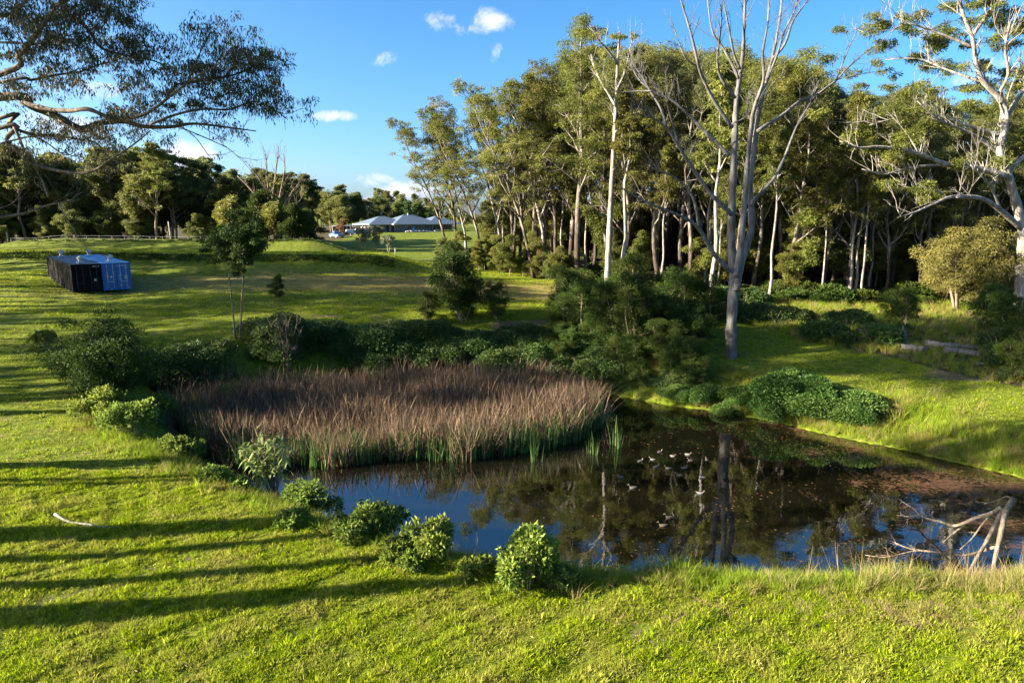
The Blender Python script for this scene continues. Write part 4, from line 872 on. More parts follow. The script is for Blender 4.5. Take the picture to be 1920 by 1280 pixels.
# ------------------------------------------------------------------ things nobody could count: grass, reeds, weed
def scatter(name, label, cat, pts, rz, tilt, sc, idx, protos):
    """one object: points carrying copies of a few tuft meshes"""
    col = bpy.data.collections.new(name + '_tufts')
    for i, me in enumerate(protos):
        o = bpy.data.objects.new('%s_tuft_%02d' % (name, i), me); col.objects.link(o)
    me = bpy.data.meshes.new(name); n = len(pts); me.vertices.add(n); me.vertices.foreach_set('co', np.asarray(pts, np.float32).ravel())
    a = me.attributes.new('rot', 'FLOAT_VECTOR', 'POINT'); a.data.foreach_set('vector', np.c_[tilt, rz].astype(np.float32).ravel())
    a = me.attributes.new('scl', 'FLOAT', 'POINT'); a.data.foreach_set('value', np.asarray(sc, np.float32))
    a = me.attributes.new('pick', 'INT', 'POINT'); a.data.foreach_set('value', np.asarray(idx, np.int32))
    o = link(name, me); tag(o, label, cat, kind='stuff')
    ng = bpy.data.node_groups.new(name, 'GeometryNodeTree'); ng.interface.new_socket('Geometry', in_out='INPUT', socket_type='NodeSocketGeometry'); ng.interface.new_socket('Geometry', in_out='OUTPUT', socket_type='NodeSocketGeometry')
    N = ng.nodes; L = ng.links; gi = N.new('NodeGroupInput'); go = N.new('NodeGroupOutput'); ip = N.new('GeometryNodeInstanceOnPoints'); ci = N.new('GeometryNodeCollectionInfo')
    ci.inputs['Collection'].default_value = col; ci.inputs['Separate Children'].default_value = True; ci.inputs['Reset Children'].default_value = True
    def at(nm, ty):
        q = N.new('GeometryNodeInputNamedAttribute'); q.data_type = ty; q.inputs['Name'].default_value = nm; return q.outputs['Attribute']
    L.new(gi.outputs[0], ip.inputs['Points']); L.new(ci.outputs[0], ip.inputs['Instance']); ip.inputs['Pick Instance'].default_value = True
    L.new(at('pick', 'INT'), ip.inputs['Instance Index']); L.new(at('rot', 'FLOAT_VECTOR'), ip.inputs['Rotation']); L.new(at('scl', 'FLOAT'), ip.inputs['Scale'])
    L.new(ip.outputs[0], go.inputs[0]); m = o.modifiers.new('tufts', 'NODES'); m.node_group = ng
    return o
def tuft(seed, n, R, h0, h1, w, mat, flop=.6, seg=2, vlo=.2, vhi=.9, stem=False):
    rng = np.random.default_rng(seed); mb = MB()
    for i in range(n):
        a = rng.uniform(0, 6.28); r = R*math.sqrt(rng.random()); b = np.array([math.cos(a)*r, math.sin(a)*r, -.02]); h = rng.uniform(h0, h1); a2 = a + rng.normal()*.8
        lean = np.array([math.cos(a2), math.sin(a2), 0])*h*flop*rng.uniform(.15, 1); s = np.array([-math.sin(a2+rng.normal()), math.cos(a2+rng.normal()), 0])*w*rng.uniform(.6, 1.3)*.5
        V = []
        for k in range(seg+1):
            t = k/seg; c = b + np.array([0, 0, h*(t - .25*flop*t*t)]) + lean*t*t; ww = s*(1 - t**1.6*.95)
            V += [c - ww, c + ww]
        mb.add(V, [(2*k, 2*k+1, 2*k+3, 2*k+2) for k in range(seg)], float(np.clip(rng.uniform(vlo, vhi), 0, 1)))
    return mb.mesh('tuft', mat)
rg = np.random.default_rng(77)
def sample(n, x0, x1, y0, y1, dens=None):
    x = rg.uniform(x0, x1, n); y = rg.uniform(y0, y1, n); return x, y
def seen(x, y, m=.12): return np.abs(x) < y*(.75+m)/.98 + 1.5
# lawn: fine tufts, denser near the camera
LT_ = [tuft(500+i, 15, .10, .06, .17, .019, 'lawn_blade', .75, 2, .0, 1.0) for i in range(4)] + [tuft(510+i, 11, .09, .05, .12, .04, 'lawn_blade', 1.1, 2, .1, 1.0) for i in range(2)]
LT_ += [tuft(514, 9, .12, .05, .13, .018, 'dry_grass', 1.2, 2, .0, .8), tuft(515, 9, .10, .03, .06, .06, 'shrub_leaf', 1.8, 2, .1, .8)]
LF_ = [tuft(520+i, 14, .28, .06, .15, .035, 'lawn_blade', 1.0, 1) for i in range(3)] + [tuft(524, 14, .28, .05, .13, .03, 'dry_grass', 1.0, 1, .0, .6)]
def lawn(name, label, n, x0, x1, y0, y1, protos, smin, smax, far=False):
    x, y = sample(n, x0, x1, y0, y1); d = pond_dist(x, y); di, dr, fo = masks(x, y)
    k = (d > .9) & seen(x, y) & (rg.random(n) > di*.75) & (fo < .4) & (rg.random(n) > dr*.15); x, y = x[k], y[k]
    cl = np.clip(.82 + .5*wob(x, y, 2.1, 3) + .4*wob(x, y, 6.3, 1) + .3*wob(x, y, 13., 5), .3, 1.5); z = height(x, y); m = len(x)
    scatter(name, label, 'grass', np.c_[x, y, z], rg.uniform(0, 6.28, m), rg.normal(size=(m, 2))*.12, rg.uniform(smin, smax, m)*cl, np.where(rg.random(m) < .75*masks(x, y)[1], 6, np.where(rg.random(m) < .09 + .25*(wob(x, y, .8, 9) > .55), rg.integers(6, 8, m), rg.integers(0, 6, m))) if len(protos) == 8 else np.where(rg.random(m) < .04 + .8*masks(x, y)[1], 3, rg.integers(0, 3, m)), protos)
lawn('lawn_grass', 'bright mown grass of the sunny near lawn', 125000, -24, 17, 12.5, 27, LT_, .5, 1.45)
lawn('middle_lawn_grass', 'mown grass of the lawn slopes beside the pond', 60000, -38, 40, 27, 58, LF_, .55, 1.05)
lawn('field_grass', 'short grass of the field before the earth banks', 60000, -75, 20, 55, 92, LF_, .7, 1.4)
# long grass on the rims and banks
TL = [tuft(530+i, 34, .22, .35, .8, .018, 'long_grass', .75, 3) for i in range(4)] + [tuft(536, 26, .2, .4, .9, .014, 'dry_grass', .7, 3)]
def along(n, pxa, pya, pxb, pyb, spread, z=.5):
    t = rg.random(n); x = []; 
    A = G(pxa, pya, z); B = G(pxb, pyb, z); q = A + (B-A)*t[:, None] + np.c_[rg.normal(size=(n, 2))*spread, np.zeros(n)]; return q[:, 0], q[:, 1]
def long_grass():
    xs = []; ys = []; ss_ = []; dryp = []
    for (n, a, b, c, d, sp, z, s0, s1, dp) in [(380,1090,1104,1480,1104,.34,.5,.3,.8,.06),(380,1440,1106,1920,1108,.4,.5,.3,.9,.3),(60,1640,1100,1720,1100,.3,.5,.9,1.3,.4),(50,1240,1090,1300,1090,.25,.5,.9,1.2,.05),(300,1450,1140,1920,1150,.5,.8,.2,.45,.5),(160,1900,1100,2010,1100,.5,.5,.7,1.1,.3),(760,330,870,560,965,.55,.7,.45,.95,.03),(420,160,815,340,880,.6,1.2,.4,.85,.02),(900,560,985,930,1080,.42,.6,.35,1.05,.12),(90,850,1068,940,1085,.3,.6,.6,1.0,.25),(260,940,1085,1090,1100,.4,.6,.4,1.0,.1)]:
        x, y = along(n, a, b, c, d, sp, z); xs.append(x); ys.append(y); ss_.append(rg.uniform(s0, s1, n)); dryp.append(np.full(n, dp))
    # lush bank of the right shore
    n = 17000; x = rg.uniform(6, 34, n); y = rg.uniform(21, 50, n); d = pond_dist(x, y); k = (d > .0) & (d < 3.4+1.2*wob(x, y, .5)+rg.normal(size=n)*.4) & (y > 24) & seen(x, y)
    xs.append(x[k]); ys.append(y[k]); ss_.append(rg.uniform(.6, 1.45, k.sum())*(.75 + .3*wob(x[k], y[k], .9, 6))); dryp.append(np.where(d[k] < 1.2, .22, .08))
    n = 9000; x = rg.uniform(-6, 34, n); y = rg.uniform(16, 50, n); d = pond_dist(x, y); k = (d > .0) & (d < .8) & (y > 17) & seen(x, y) & ((x > 8) | (y < 24)); xs.append(x[k]); ys.append(y[k]); ss_.append(rg.uniform(.3, .75, k.sum())); dryp.append(np.full(k.sum(), .2))
    for i in range(10, 30):                               # overhanging fringe right at the waterline
        a = pond[i]; b = pond[(i+1) % len(pond)]; L_ = np.hypot(*(b-a)); m = int(L_*34); t = rg.random(m)[:, None]; nr = np.array([b[1]-a[1], a[0]-b[0]])/L_; q = a + (b-a)*t + nr*rg.uniform(-.1, 1.3, m)[:, None]
        k = (pond_dist(q[:, 0], q[:, 1]) > .0) & seen(q[:, 0], q[:, 1]); q = q[k]; xs.append(q[:, 0]); ys.append(q[:, 1]); ss_.append(rg.uniform(.35, .85, len(q))); dryp.append(np.full(len(q), .16))
    # rough grass before the wood
    n = 5200; x = rg.uniform(12, 52, n); y = np.interp(x, rough_x, rough_y) + .6 + rg.random(n)*np.maximum(3, np.interp(x, edge_x, edge_y) - np.interp(x, rough_x, rough_y)); xs.append(x); ys.append(y); ss_.append(rg.uniform(.6, 1.2, n)); dryp.append(np.full(n, .15))
    n = 700; x = rg.uniform(-8, 8, n); y = np.interp(x, edge_x, edge_y) + rg.uniform(-2, 6, n); xs.append(x); ys.append(y); ss_.append(rg.uniform(.6, 1.2, n)); dryp.append(np.full(n, .3))
    # shaggy growth on the earth banks
    n = 500; x = 7.9 + rg.normal(size=n)*3; y = 46.8 + rg.normal(size=n)*1.8; xs.append(x); ys.append(y); ss_.append(rg.uniform(.4, .8, n)); dryp.append(np.full(n, .55))
    x = np.concatenate(xs); y = np.concatenate(ys); s = np.concatenate(ss_); dp = np.concatenate(dryp); d = pond_dist(x, y); k = d > .02; x, y, s, dp = x[k], y[k], s[k], dp[k]; n = len(x)
    idx = np.where(rg.random(n) < dp, 4, rg.integers(0, 4, n))
    scatter('long_grass', 'long unmown grass fringing the pond rim, banks and wood edge', 'grass', np.c_[x, y, height(x, y)-.03], rg.uniform(0, 6.28, n), rg.normal(size=(n, 2))*.15, s, idx, TL)
long_grass()
SK = [tuft(550+i, 5, .12, .9, 1.6, .012, 'dry_grass', .35, 4, .3, 1.0) for i in range(3)]
def stalks():
    xs = []; ys = []
    for (n, a, b, c, d, sp) in [(90,1500,1095,1920,1100,.4),(14,860,1070,930,1080,.2),(30,1900,1090,1990,1090,.4),(14,400,870,470,900,.3)]:
        x, y = along(n, a, b, c, d, sp); xs.append(x); ys.append(y)
    for px, py in ((1690,740),(1750,750),(1830,770),(1900,820),(1640,750)):
        g = ground(px, py, 1.4); xs.append(g[0] + rg.normal(size=5)*.3); ys.append(g[1] + rg.normal(size=5)*.3)
    x = np.concatenate(xs); y = np.concatenate(ys); n = len(x)
    scatter('dry_stalks', 'thin straw-coloured dry grass stalks along the near pond rim', 'grass', np.c_[x, y, np.maximum(height(x, y), 0)], rg.uniform(0, 6.28, n), rg.normal(size=(n, 2))*.22, rg.uniform(.55, 1.1, n), rg.integers(0, 3, n), SK)
stalks()
# weed tufts added to put shade, as dark colour, on both earth bank faces
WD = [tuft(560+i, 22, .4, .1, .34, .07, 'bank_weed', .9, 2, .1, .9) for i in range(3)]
def bank_shade_weeds():
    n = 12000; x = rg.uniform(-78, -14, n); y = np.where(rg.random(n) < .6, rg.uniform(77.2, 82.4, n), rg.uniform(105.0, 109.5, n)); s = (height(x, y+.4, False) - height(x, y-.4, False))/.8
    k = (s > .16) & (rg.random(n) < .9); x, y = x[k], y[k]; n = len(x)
    scatter('bank_shade_weeds', 'weed tufts coloured dark as shade on the steep faces of the earth banks', 'weeds', np.c_[x, y, height(x, y)], rg.uniform(0, 6.28, n), rg.normal(size=(n, 2))*.2, rg.uniform(.5, 1.2, n), rg.integers(0, 3, n), WD)
bank_shade_weeds()
# reed bed
RD = [tuft(600+i, 9, .28, 1.2, 2.6, .055, 'reed_dry', [.25,.32,.5,.3,.7][i], 4, .0, 1.0) for i in range(5)]
RG_ = [tuft(610+i, 9, .16, 1.2, 2.3, .042, 'reed_green', .16, 3, .1, .9) for i in range(3)]
reed_px = [(322,748),(328,800),(375,855),(450,880),(560,875),(620,880),(700,868),(780,862),(860,868),(930,855),(1010,848),(1090,828),(1130,800),(1135,760)]
reed_poly = np.array([G(x, y, 0)[:2] for x, y in reed_px] + [(5.2,45.9),(2.4,47.6),(-2.5,48.3),(-9,47.5),(-15.5,45.3)])
def in_poly(x, y, poly):
    r = np.zeros(len(x), bool)
    for i in range(len(poly)):
        a = poly[i]; b = poly[(i+1) % len(poly)]; c = (a[1] > y) != (b[1] > y); r ^= c & (x < (b[0]-a[0])*(y-a[1])/(b[1]-a[1]+1e-12) + a[0])
    return r
def poly_d(x, y, poly):
    p = np.stack([x, y], 1); best = np.full(len(x), 1e9)
    for i in range(len(poly)):
        a = poly[i]; ab = poly[(i+1) % len(poly)] - a; t = np.clip(((p-a) @ ab)/ab.dot(ab), 0, 1); best = np.minimum(best, np.hypot(*(p-a-t[:, None]*ab).T))
    return best
def reeds():
    n = 8500; x = rg.uniform(-23, 8, n); y = rg.uniform(30, 49, n); k = in_poly(x, y, reed_poly) & (poly_d(x, y, reed_poly) > .55*rg.random(n) + .7*np.maximum(0, wob(x, y, 1.6, 4))); x, y = x[k], y[k]; n = len(x); z = np.maximum(height(x, y, False), -.35)
    hsc = (.95 + .22*wob(x, y, .45, 5) + .1*wob(x, y, 1.4, 2))*rg.uniform(.8, 1.15, n)
    scatter('dry_reeds', 'dense bed of tall brown dried reeds filling the back of the pond', 'reeds', np.c_[x, y, z], rg.uniform(0, 6.28, n), rg.normal(size=(n, 2))*.15 + np.array([.0, .05]), hsc, rg.integers(0, 5, n), RD)
    n = 9000; x = rg.uniform(-23, 8, n); y = rg.uniform(29, 42, n); d = poly_d(x, y, reed_poly); k = in_poly(x, y, reed_poly) & (d < 1.9+1.4*wob(x, y, .9)) & (y < 41) & (rg.random(n) < .75); x, y = x[k], y[k]
    for px, py in ((1112,850),(1160,838),(845,890),(1010,868)):
        g = G(px, py, 0); m = 3; x = np.r_[x, g[0] + rg.normal(size=m)*.15]; y = np.r_[y, g[1] + rg.normal(size=m)*.15]
    n = len(x)
    scatter('green_reeds', 'green reed blades standing along the front edge of the reed bed', 'reeds', np.c_[x, y, np.full(n, -.3)], rg.uniform(0, 6.28, n), rg.normal(size=(n, 2))*.07, rg.uniform(.6, 1.0, n), rg.integers(0, 3, n), RG_)
reeds()
def floaters():
    mb = MB(); rng = np.random.default_rng(21); n = 9000; x = rng.uniform(-5, 24, n); y = rng.uniform(19, 42, n); d = pond_dist(x, y)
    w = .55*wob(x, y, .8, 3) + .35*wob(x, y, 2.2, 1) + (x-8)*.035; k = (d < -.15) & (w > rng.uniform(-.1, .9, n)); x, y = x[k], y[k]; n = len(x)
    c = np.c_[x, y, np.full(n, .006) + rng.random(n)*.006]; a = rng.uniform(0, 6.28, n); dd = np.c_[np.cos(a), np.sin(a), np.zeros(n)]; s = np.c_[-np.sin(a), np.cos(a), np.zeros(n)]; L = rng.uniform(.04, .13, n)[:, None]; Wd = L*.35
    V = np.stack([c, c + dd*L*.5 + s*Wd, c + dd*L, c + dd*L*.5 - s*Wd], 1).reshape(-1, 3); mb.add(V, np.arange(n)[:, None]*4 + np.arange(4), np.repeat(rng.random(n), 4))
    o = mb.obj('floating_leaves', 'rust_leaf'); tag(o, 'scattered fallen leaves floating on the dark pond', 'leaves', kind='stuff')
floaters()
def litter():
    mb = MB(); rng = np.random.default_rng(23); n = 5200; x = rng.uniform(-20, 15, n); y = rng.uniform(13, 30, n); d = pond_dist(x, y); k = (d > .6) & (wob(x, y, .6, 8) + .5*wob(x, y, 1.9, 2) > rng.uniform(-.6, 1.0, n)); x, y = x[k], y[k]; n = len(x)
    c = np.c_[x, y, height(x, y) + rng.uniform(.04, .10, n)]; dd = norm(np.c_[rng.normal(size=(n, 2)), rng.normal(size=n)*.25]); leaves(mb, rng, c, dd, rng.uniform(.05, .15, n), rng.uniform(.015, .035, n), rng.random(n), .1)
    o = mb.obj('leaf_litter', 'dry_grass'); tag(o, 'fallen gum leaves and bark bits scattered over the near lawn', 'leaves', kind='stuff')
litter()
# ------------------------------------------------------------------ shipping containers
def container(name, label, A, axis, up_slope, body, roofm, text, dark):
    L_, Wd, H = 12.19, 2.44, 2.59
    root = thing(name, label, 'container', A); root.rotation_euler = (up_slope, 0, axis)   # local +y runs to the far end, +x along the doors
    b = MB()                                             # corrugated side walls and far end
    def corr(p0, p1, n, nrm):
        t = np.linspace(0, 1, n*4+1); off = np.tile([0, 0, 1, 1], n+1)[:n*4+1]*.036
        base = p0 + (p1-p0)*t[:, None] - nrm*off[:, None]; V = np.r_[base + [0, 0, .16], base + [0, 0, H-.12]]; m = len(t); i = np.arange(m-1)
        b.add(V, np.stack([i, i+1, i+1+m, i+m], 1))
    corr(np.array([.02,.1,0]), np.array([.02,L_-.1,0]), 44, np.array([-1,0,0.])); corr(np.array([Wd-.02,.1,0]), np.array([Wd-.02,L_-.1,0]), 44, np.array([1,0,0.])); corr(np.array([.1,L_-.02,0]), np.array([Wd-.1,L_-.02,0]), 8, np.array([0,1.,0]))
    box(b, .06, Wd-.06, .06, L_-.06, .12, .16); b.obj('side_wall', body, root)
    fr = MB()
    for x in (0, Wd-.1):
        for y in (0, L_-.1): box(fr, x, x+.1, y, y+.1, .0, H-.002)
        box(fr, x+.005, x+.095, .1, L_-.1, .002, .158); box(fr, x+.005, x+.095, .1, L_-.1, H-.12, H-.006)
    for y in (0, L_-.1): box(fr, .1, Wd-.1, y+.006, y+.094, .0, .14); box(fr, .1, Wd-.1, y+.006, y+.094, H-.12, H-.008)
    fr.obj('frame', body, root)
    r = MB(); n = 30; ys = np.linspace(.1, L_-.1, n*2+1); zz = H-.03 + np.tile([0, .02], n+1)[:n*2+1]
    V = np.r_[np.c_[np.full(len(ys), .1), ys, zz], np.c_[np.full(len(ys), Wd-.1), ys, zz]]; i = np.arange(len(ys)-1); r.add(V, np.stack([i, i+len(ys), i+1+len(ys), i+1], 1)); r.obj('roof', roofm, root)
    for k in (0, 1):
        x0 = .1 + k*(Wd-.2)/2 + .012; x1 = .1 + (k+1)*(Wd-.2)/2 - .012
        d = MB(); box(d, x0, x1, .03, .07, .14, H-.125)
        for z0 in (.22, .80, 1.40, 1.98): box(d, x0+.05, x1-.05, .012, .032, z0, z0+.44)
        do = d.obj('door', body, root)
        for fx in (.27, .73):
            bar = MB(); xx = x0 + (x1-x0)*fx; tube(bar, [(xx, -.02, .1), (xx, -.02, 1.3), (xx, -.02, H-.1)], .02, 6)
            for zz in (.3, .95, 1.6, 2.25): box(bar, xx-.05, xx+.05, -.04, .012, zz, zz+.06)
            bar.obj('locking_bar', 'dark_steel' if dark else 'galvanised', do, True)
        h = MB(); box(h, x0+.25, x1-.2, -.06, -.035, .78, .82); h.obj('door_handle', 'dark_steel' if dark else 'galvanised', do)
        for j, (fx, z, w, hh, mt) in enumerate(([(.2,1.15,.16,.30,'label_orange'),(.5,1.2,.13,.13,'label_white'),(.45,.12,.14,.05,'label_white')] if k == 0 else [(.12,1.35,.26,.05,'label_white'),(.12,1.22,.12,.04,'label_white'),(.12,1.02,.16,.05,'label_white'),(.58,1.0,.26,.42,'label_grey'),(.2,.42,.16,.08,'label_white'),(.66,.34,.16,.2,'label_orange'),(.8,.14,.16,.05,'label_white')]) if not dark else ([] if k == 0 else [(.5,.95,.2,.22,'label_grey')])):
            p = MB(); xx = x0 + (x1-x0)*fx; box(p, xx, xx+w, .004, .010, z, z+hh); p.obj('sticker', mt, do)
        if k == 1:
            for s, z in text:
                cu = bpy.data.curves.new('marking', 'FONT'); cu.body = s; cu.size = .17; cu.extrude = .002; cu.align_x = 'RIGHT'; tmp = bpy.data.objects.new('marking', cu); me = bpy.data.meshes.new_from_object(tmp); me.materials.clear(); me.materials.append(MATS['label_white']); bpy.data.objects.remove(tmp)
                to = link('marking', me, do); to.location = (x1-.04, .006, z); to.rotation_euler = (PI/2, 0, 0)
    return root
def vent(name, label, root_pos, up):
    t = thing(name, label, 'roof vent', root_pos); t.rotation_euler = up
    b = MB(); box(b, -.28, .28, -.28, .28, -.02, .05); tube(b, [(0,0,.05),(0,0,.30)], .16, 12); b.obj('base', 'galvanised', t)
    h = MB()
    for k in range(16):
        a = k*2*PI/16; q = [(math.cos(a+.25*s)*r, math.sin(a+.25*s)*r, z) for s, (r, z) in enumerate(((.17,.30),(.27,.38),(.29,.50),(.22,.60),(.06,.66)))]
        q = np.array(q); nx = np.array([-math.sin(a), math.cos(a), 0])*.045; V = np.r_[q-nx, q+nx]; i = np.arange(4); h.add(V, np.stack([i, i+1, i+6, i+5], 1))
    tube(h, [(0,0,.3),(0,0,.5),(0,0,.66)], [.12,.2,.06], 12); h.obj('turbine', 'galvanised', t)
A = P(137.8, 548.5, 63.2); AX = math.radians(42.5); SL = math.radians(1.2)
cb = container('shipping_container', 'black shipping container with streaked side wall, beside the blue one', A, AX, SL, 'black_steel', 'black_roof_steel', [('90062 8', 2.28)], True)
ex = np.array([math.cos(AX), math.sin(AX), 0]); B = A + ex*2.50
cc = container('shipping_container', 'blue shipping container with white markings on its doors', B, AX, SL, 'blue_steel', 'blue_roof_steel', [('APZU 398172 1', 2.24), ('45G1', 2.02)], False)
bpy.context.view_layer.update()
for o, y, lab in ((cb, 2.2, 'turbine vent on the black container roof near the doors'), (cb, 11.2, 'turbine vent on the far end of the black container roof'), (cc, 2.2, 'turbine vent on the blue container roof near the doors'), (cc, 11.2, 'turbine vent on the far end of the blue container roof')):
    p = o.matrix_world @ Vector((1.2, y, 2.585)); vent('roof_vent', lab, p, (SL, 0, AX))

# ------------------------------------------------------------------ house
def hip_roof(root, x0, x1, y0, y1, ze, rise, name='roof'):
    hd = (y1-y0)/2; V = [(x0,y0,ze),(x1,y0,ze),(x1,y1,ze),(x0,y1,ze),(x0+hd,y0+hd,ze+rise),(x1-hd,y0+hd,ze+rise)]
    mb = MB(); mb.add(V, [(0,1,5,4),(2,3,4,5)]); mb.add(V, [(1,2,5),(3,0,4)]); 
    o = mb.obj(name, 'metal_roof', root)
    g = MB()
    for (a, b) in ((0,1),(1,2),(2,3),(3,0)):
        p, q = np.array(V[a]), np.array(V[b]); d = norm(q-p); nr = np.array([d[1], -d[0], 0]); 
        box_v = np.array([p, q, q+nr*.14, p+nr*.14]); g.add(np.r_[box_v + [0,0,-.2], box_v + [0,0,.03]], [(0,1,5,4),(1,2,6,5),(2,3,7,6),(3,0,4,7),(0,3,2,1),(4,5,6,7)])
    g.obj('gutter', 'white_paint', o)
    return o
def house():
    g = P(703, 441, 196); z0 = hz(g[0], g[1]) ; z0 = max(z0, g[2]-.3); RZ = math.radians(36)
    root = thing('house', 'long low brick house with blue-grey hipped metal roof beyond the lawn', 'house', (g[0], g[1], z0), RZ, None, .9)
    w = MB(); box(w, 0, 11, 2, 12.5, -1, 2.62); w.obj('wall', 'brick_wall', root)
    w = MB(); box(w, 7.5, 20.5, .5, 12.3, -1, 2.60); w.obj('wall', 'brick_wall', root)
    w = MB(); box(w, 20.5, 30, 2.4, 12.1, -1, 2.58); w.obj('wall', 'brick_wall', root)
    lw = MB(); box(lw, -.06, -.003, 2.0, 12.5, -1, 2.6); lw.obj('side_wall', 'cream_wall', root)
    hip_roof(root, -1.5, 13.5, .8, 13.6, 2.62, 2.5); rb_ = hip_roof(root, 6.4, 24, -.7, 13.3, 2.66, 2.95); hip_roof(root, 18.6, 32, -.9, 12.9, 2.61, 2.7)
    f = MB(); tube(f, [(15, 6.2, 5.3), (15, 6.2, 6.1)], .18, 8); f.obj('flue', 'galvanised', rb_)
    for (x, y, z, ww, hh) in [(2.2,2,1.0,1.5,1.3),(11.9,.5,.9,1.1,1.5),(14.8,.5,.9,1.9,1.4),(18.0,.5,.9,1.7,1.4),(22.6,2.4,.2,1.6,2.1),(25.2,2.4,.6,2.0,1.6),(28,2.4,.6,1.6,1.6)]:
        fr = MB(); 
        for bx_ in ((x-.08,x,z-.08,z+hh+.08),(x+ww,x+ww+.08,z-.08,z+hh+.08),(x,x+ww,z-.08,z),(x,x+ww,z+hh,z+hh+.08),(x+ww/2-.03,x+ww/2+.03,z,z+hh)): box(fr, bx_[0], bx_[1], y-.09, y-.004, bx_[2], bx_[3])
        wo = fr.obj('window', 'white_paint', root); p = MB(); box(p, x, x+ww, y-.05, y-.02, z, z+hh); p.obj('pane', 'window_glass', wo)
    d = MB(); box(d, 4.9, 5.9, 1.93, 1.996, 0, 2.2); do = d.obj('door', 'dark_steel', root); p = MB(); box(p, 6.05, 6.6, 1.93, 1.996, 0, 2.2); p.obj('side_light', 'white_paint', do)
    d = MB(); box(d, 20.7, 22.2, 2.33, 2.396, 0, 2.2); d.obj('door', 'window_glass', root)
    for x, y in ((-1.3,1.0),(7.0,.1),(20.6,-.3),(24.4,-.5),(28,-.5),(-1.3,6),(-1.3,12)):
        p = MB(); box(p, x-.14, x+.14, y-.14, y+.14, -.8, 2.62); p.obj('post', 'cream_wall' if x < 20.7 else 'white_paint', root)
    for y in (3.2, 5.5, 8.2, 10.6): 
        p = MB(); box(p, -.12, -.064, y, y+1.3, .3, 2.2); p.obj('window', 'window_glass', root)
    s = MB(); box(s, 20.0, 31, -1.2, 2.3, -1, -.02); s.obj('patio', 'concrete', root)
    M = Matrix.Translation((g[0], g[1], z0)) @ Matrix.Rotation(RZ, 4, 'Z') @ Matrix.Scale(.9, 4)
    # glass pool fence in front of the right wing
    ft = thing('pool_fence', 'low glass fence in front of the house patio', 'fence', M @ Vector((21, -2.2, -.6)), RZ)
    for k in range(7):
        p = MB(); box(p, k*1.5+.05, k*1.5+1.45, 0, .03, .1, 1.25); p.obj('panel', 'fence_glass', ft); q = MB(); box(q, k*1.5-.03, k*1.5+.03, -.01, .04, -.3, 1.3); q.obj('post', 'galvanised', ft)
    # little things along the house terrace
    t = thing('folded_parasol', 'small closed bright-blue parasol in front of the house wall', 'parasol', M @ Vector((12.9, -1.6, -.5)))
    m = MB(); tube(m, [(0,0,0),(0,0,1.2)], .04, 6); m.obj('pole', 'galvanised', t); m = MB(); tube(m, [(0,0,.55),(0,0,1.0),(0,0,1.7),(0,0,2.0)], [.42,.38,.22,.03], 8); m.obj('canopy', 'bright_blue', t, True)
    rng = np.random.default_rng(2)
    for k in range(15):
        x = 9.5 + k*.85; p = M @ Vector((x, -3.2 + rng.normal()*.3, 0)); r = rng.uniform(.25, .5); me = MB(); u = [];
        V = sph(rng, 1); th = np.linspace(0, PI, 6); ph = np.arange(8)*PI/4; V = np.array([[math.sin(a)*math.cos(b)*r*1.3, math.sin(a)*math.sin(b)*r, math.cos(a)*r*.75] for a in th for b in ph]); V *= 1 + rng.normal(size=(48, 1))*.09
        Fq = [(i*8+j, (i+1)*8+j, (i+1)*8+(j+1) % 8, i*8+(j+1) % 8) for i in range(5) for j in range(8)]; me.add(V, Fq); o = me.obj('garden_rock', 'stone'); o.location = (p.x, p.y, hz(p.x, p.y) + .15); tag(o, 'grey garden rock edging the terrace below the house', 'rock', 'rocks edging the house terrace')
    # carport
    cp = M @ Vector((-6.5, 7, 0)); zc = hz(cp.x, cp.y); t = thing('carport', 'open white-posted carport at the left end of the house', 'carport', (cp.x, cp.y, zc), RZ)
    m = MB(); V = [(-3.2,-2.6,2.5),(3.4,-2.6,2.7),(3.4,3,2.75),(-3.2,3,2.55)]; V = V + [(a, b, c+.12) for a, b, c in V]; m.add(V, [(0,3,2,1),(4,5,6,7),(0,1,5,4),(1,2,6,5),(2,3,7,6),(3,0,4,7)]); m.obj('roof', 'metal_roof', t)
    for x, y in ((-3,-2.4),(3.2,-2.4),(-3,2.8),(3.2,2.8),(.2,-2.4)): m = MB(); box(m, x-.08, x+.08, y-.08, y+.08, -.2, 2.55); m.obj('post', 'white_paint', t)
    m = MB(); box(m, -2.9, 3.0, 2.9, 3.0, 0, 2.4); m.obj('back_wall', 'window_glass', t)
    return M
def fence_glass():
    m, N, L = mat_new('fence_glass'); gl = N.new('ShaderNodeBsdfGlossy'); gl.inputs['Roughness'].default_value = .05; tr = N.new('ShaderNodeBsdfTransparent'); tr.inputs[0].default_value = (.85,.9,.9,1); ms = N.new('ShaderNodeMixShader'); ms.inputs[0].default_value = .25
    L.new(tr.outputs[0], ms.inputs[1]); L.new(gl.outputs[0], ms.inputs[2]); out(N, L, ms.outputs[0])
fence_glass()
MH = house()
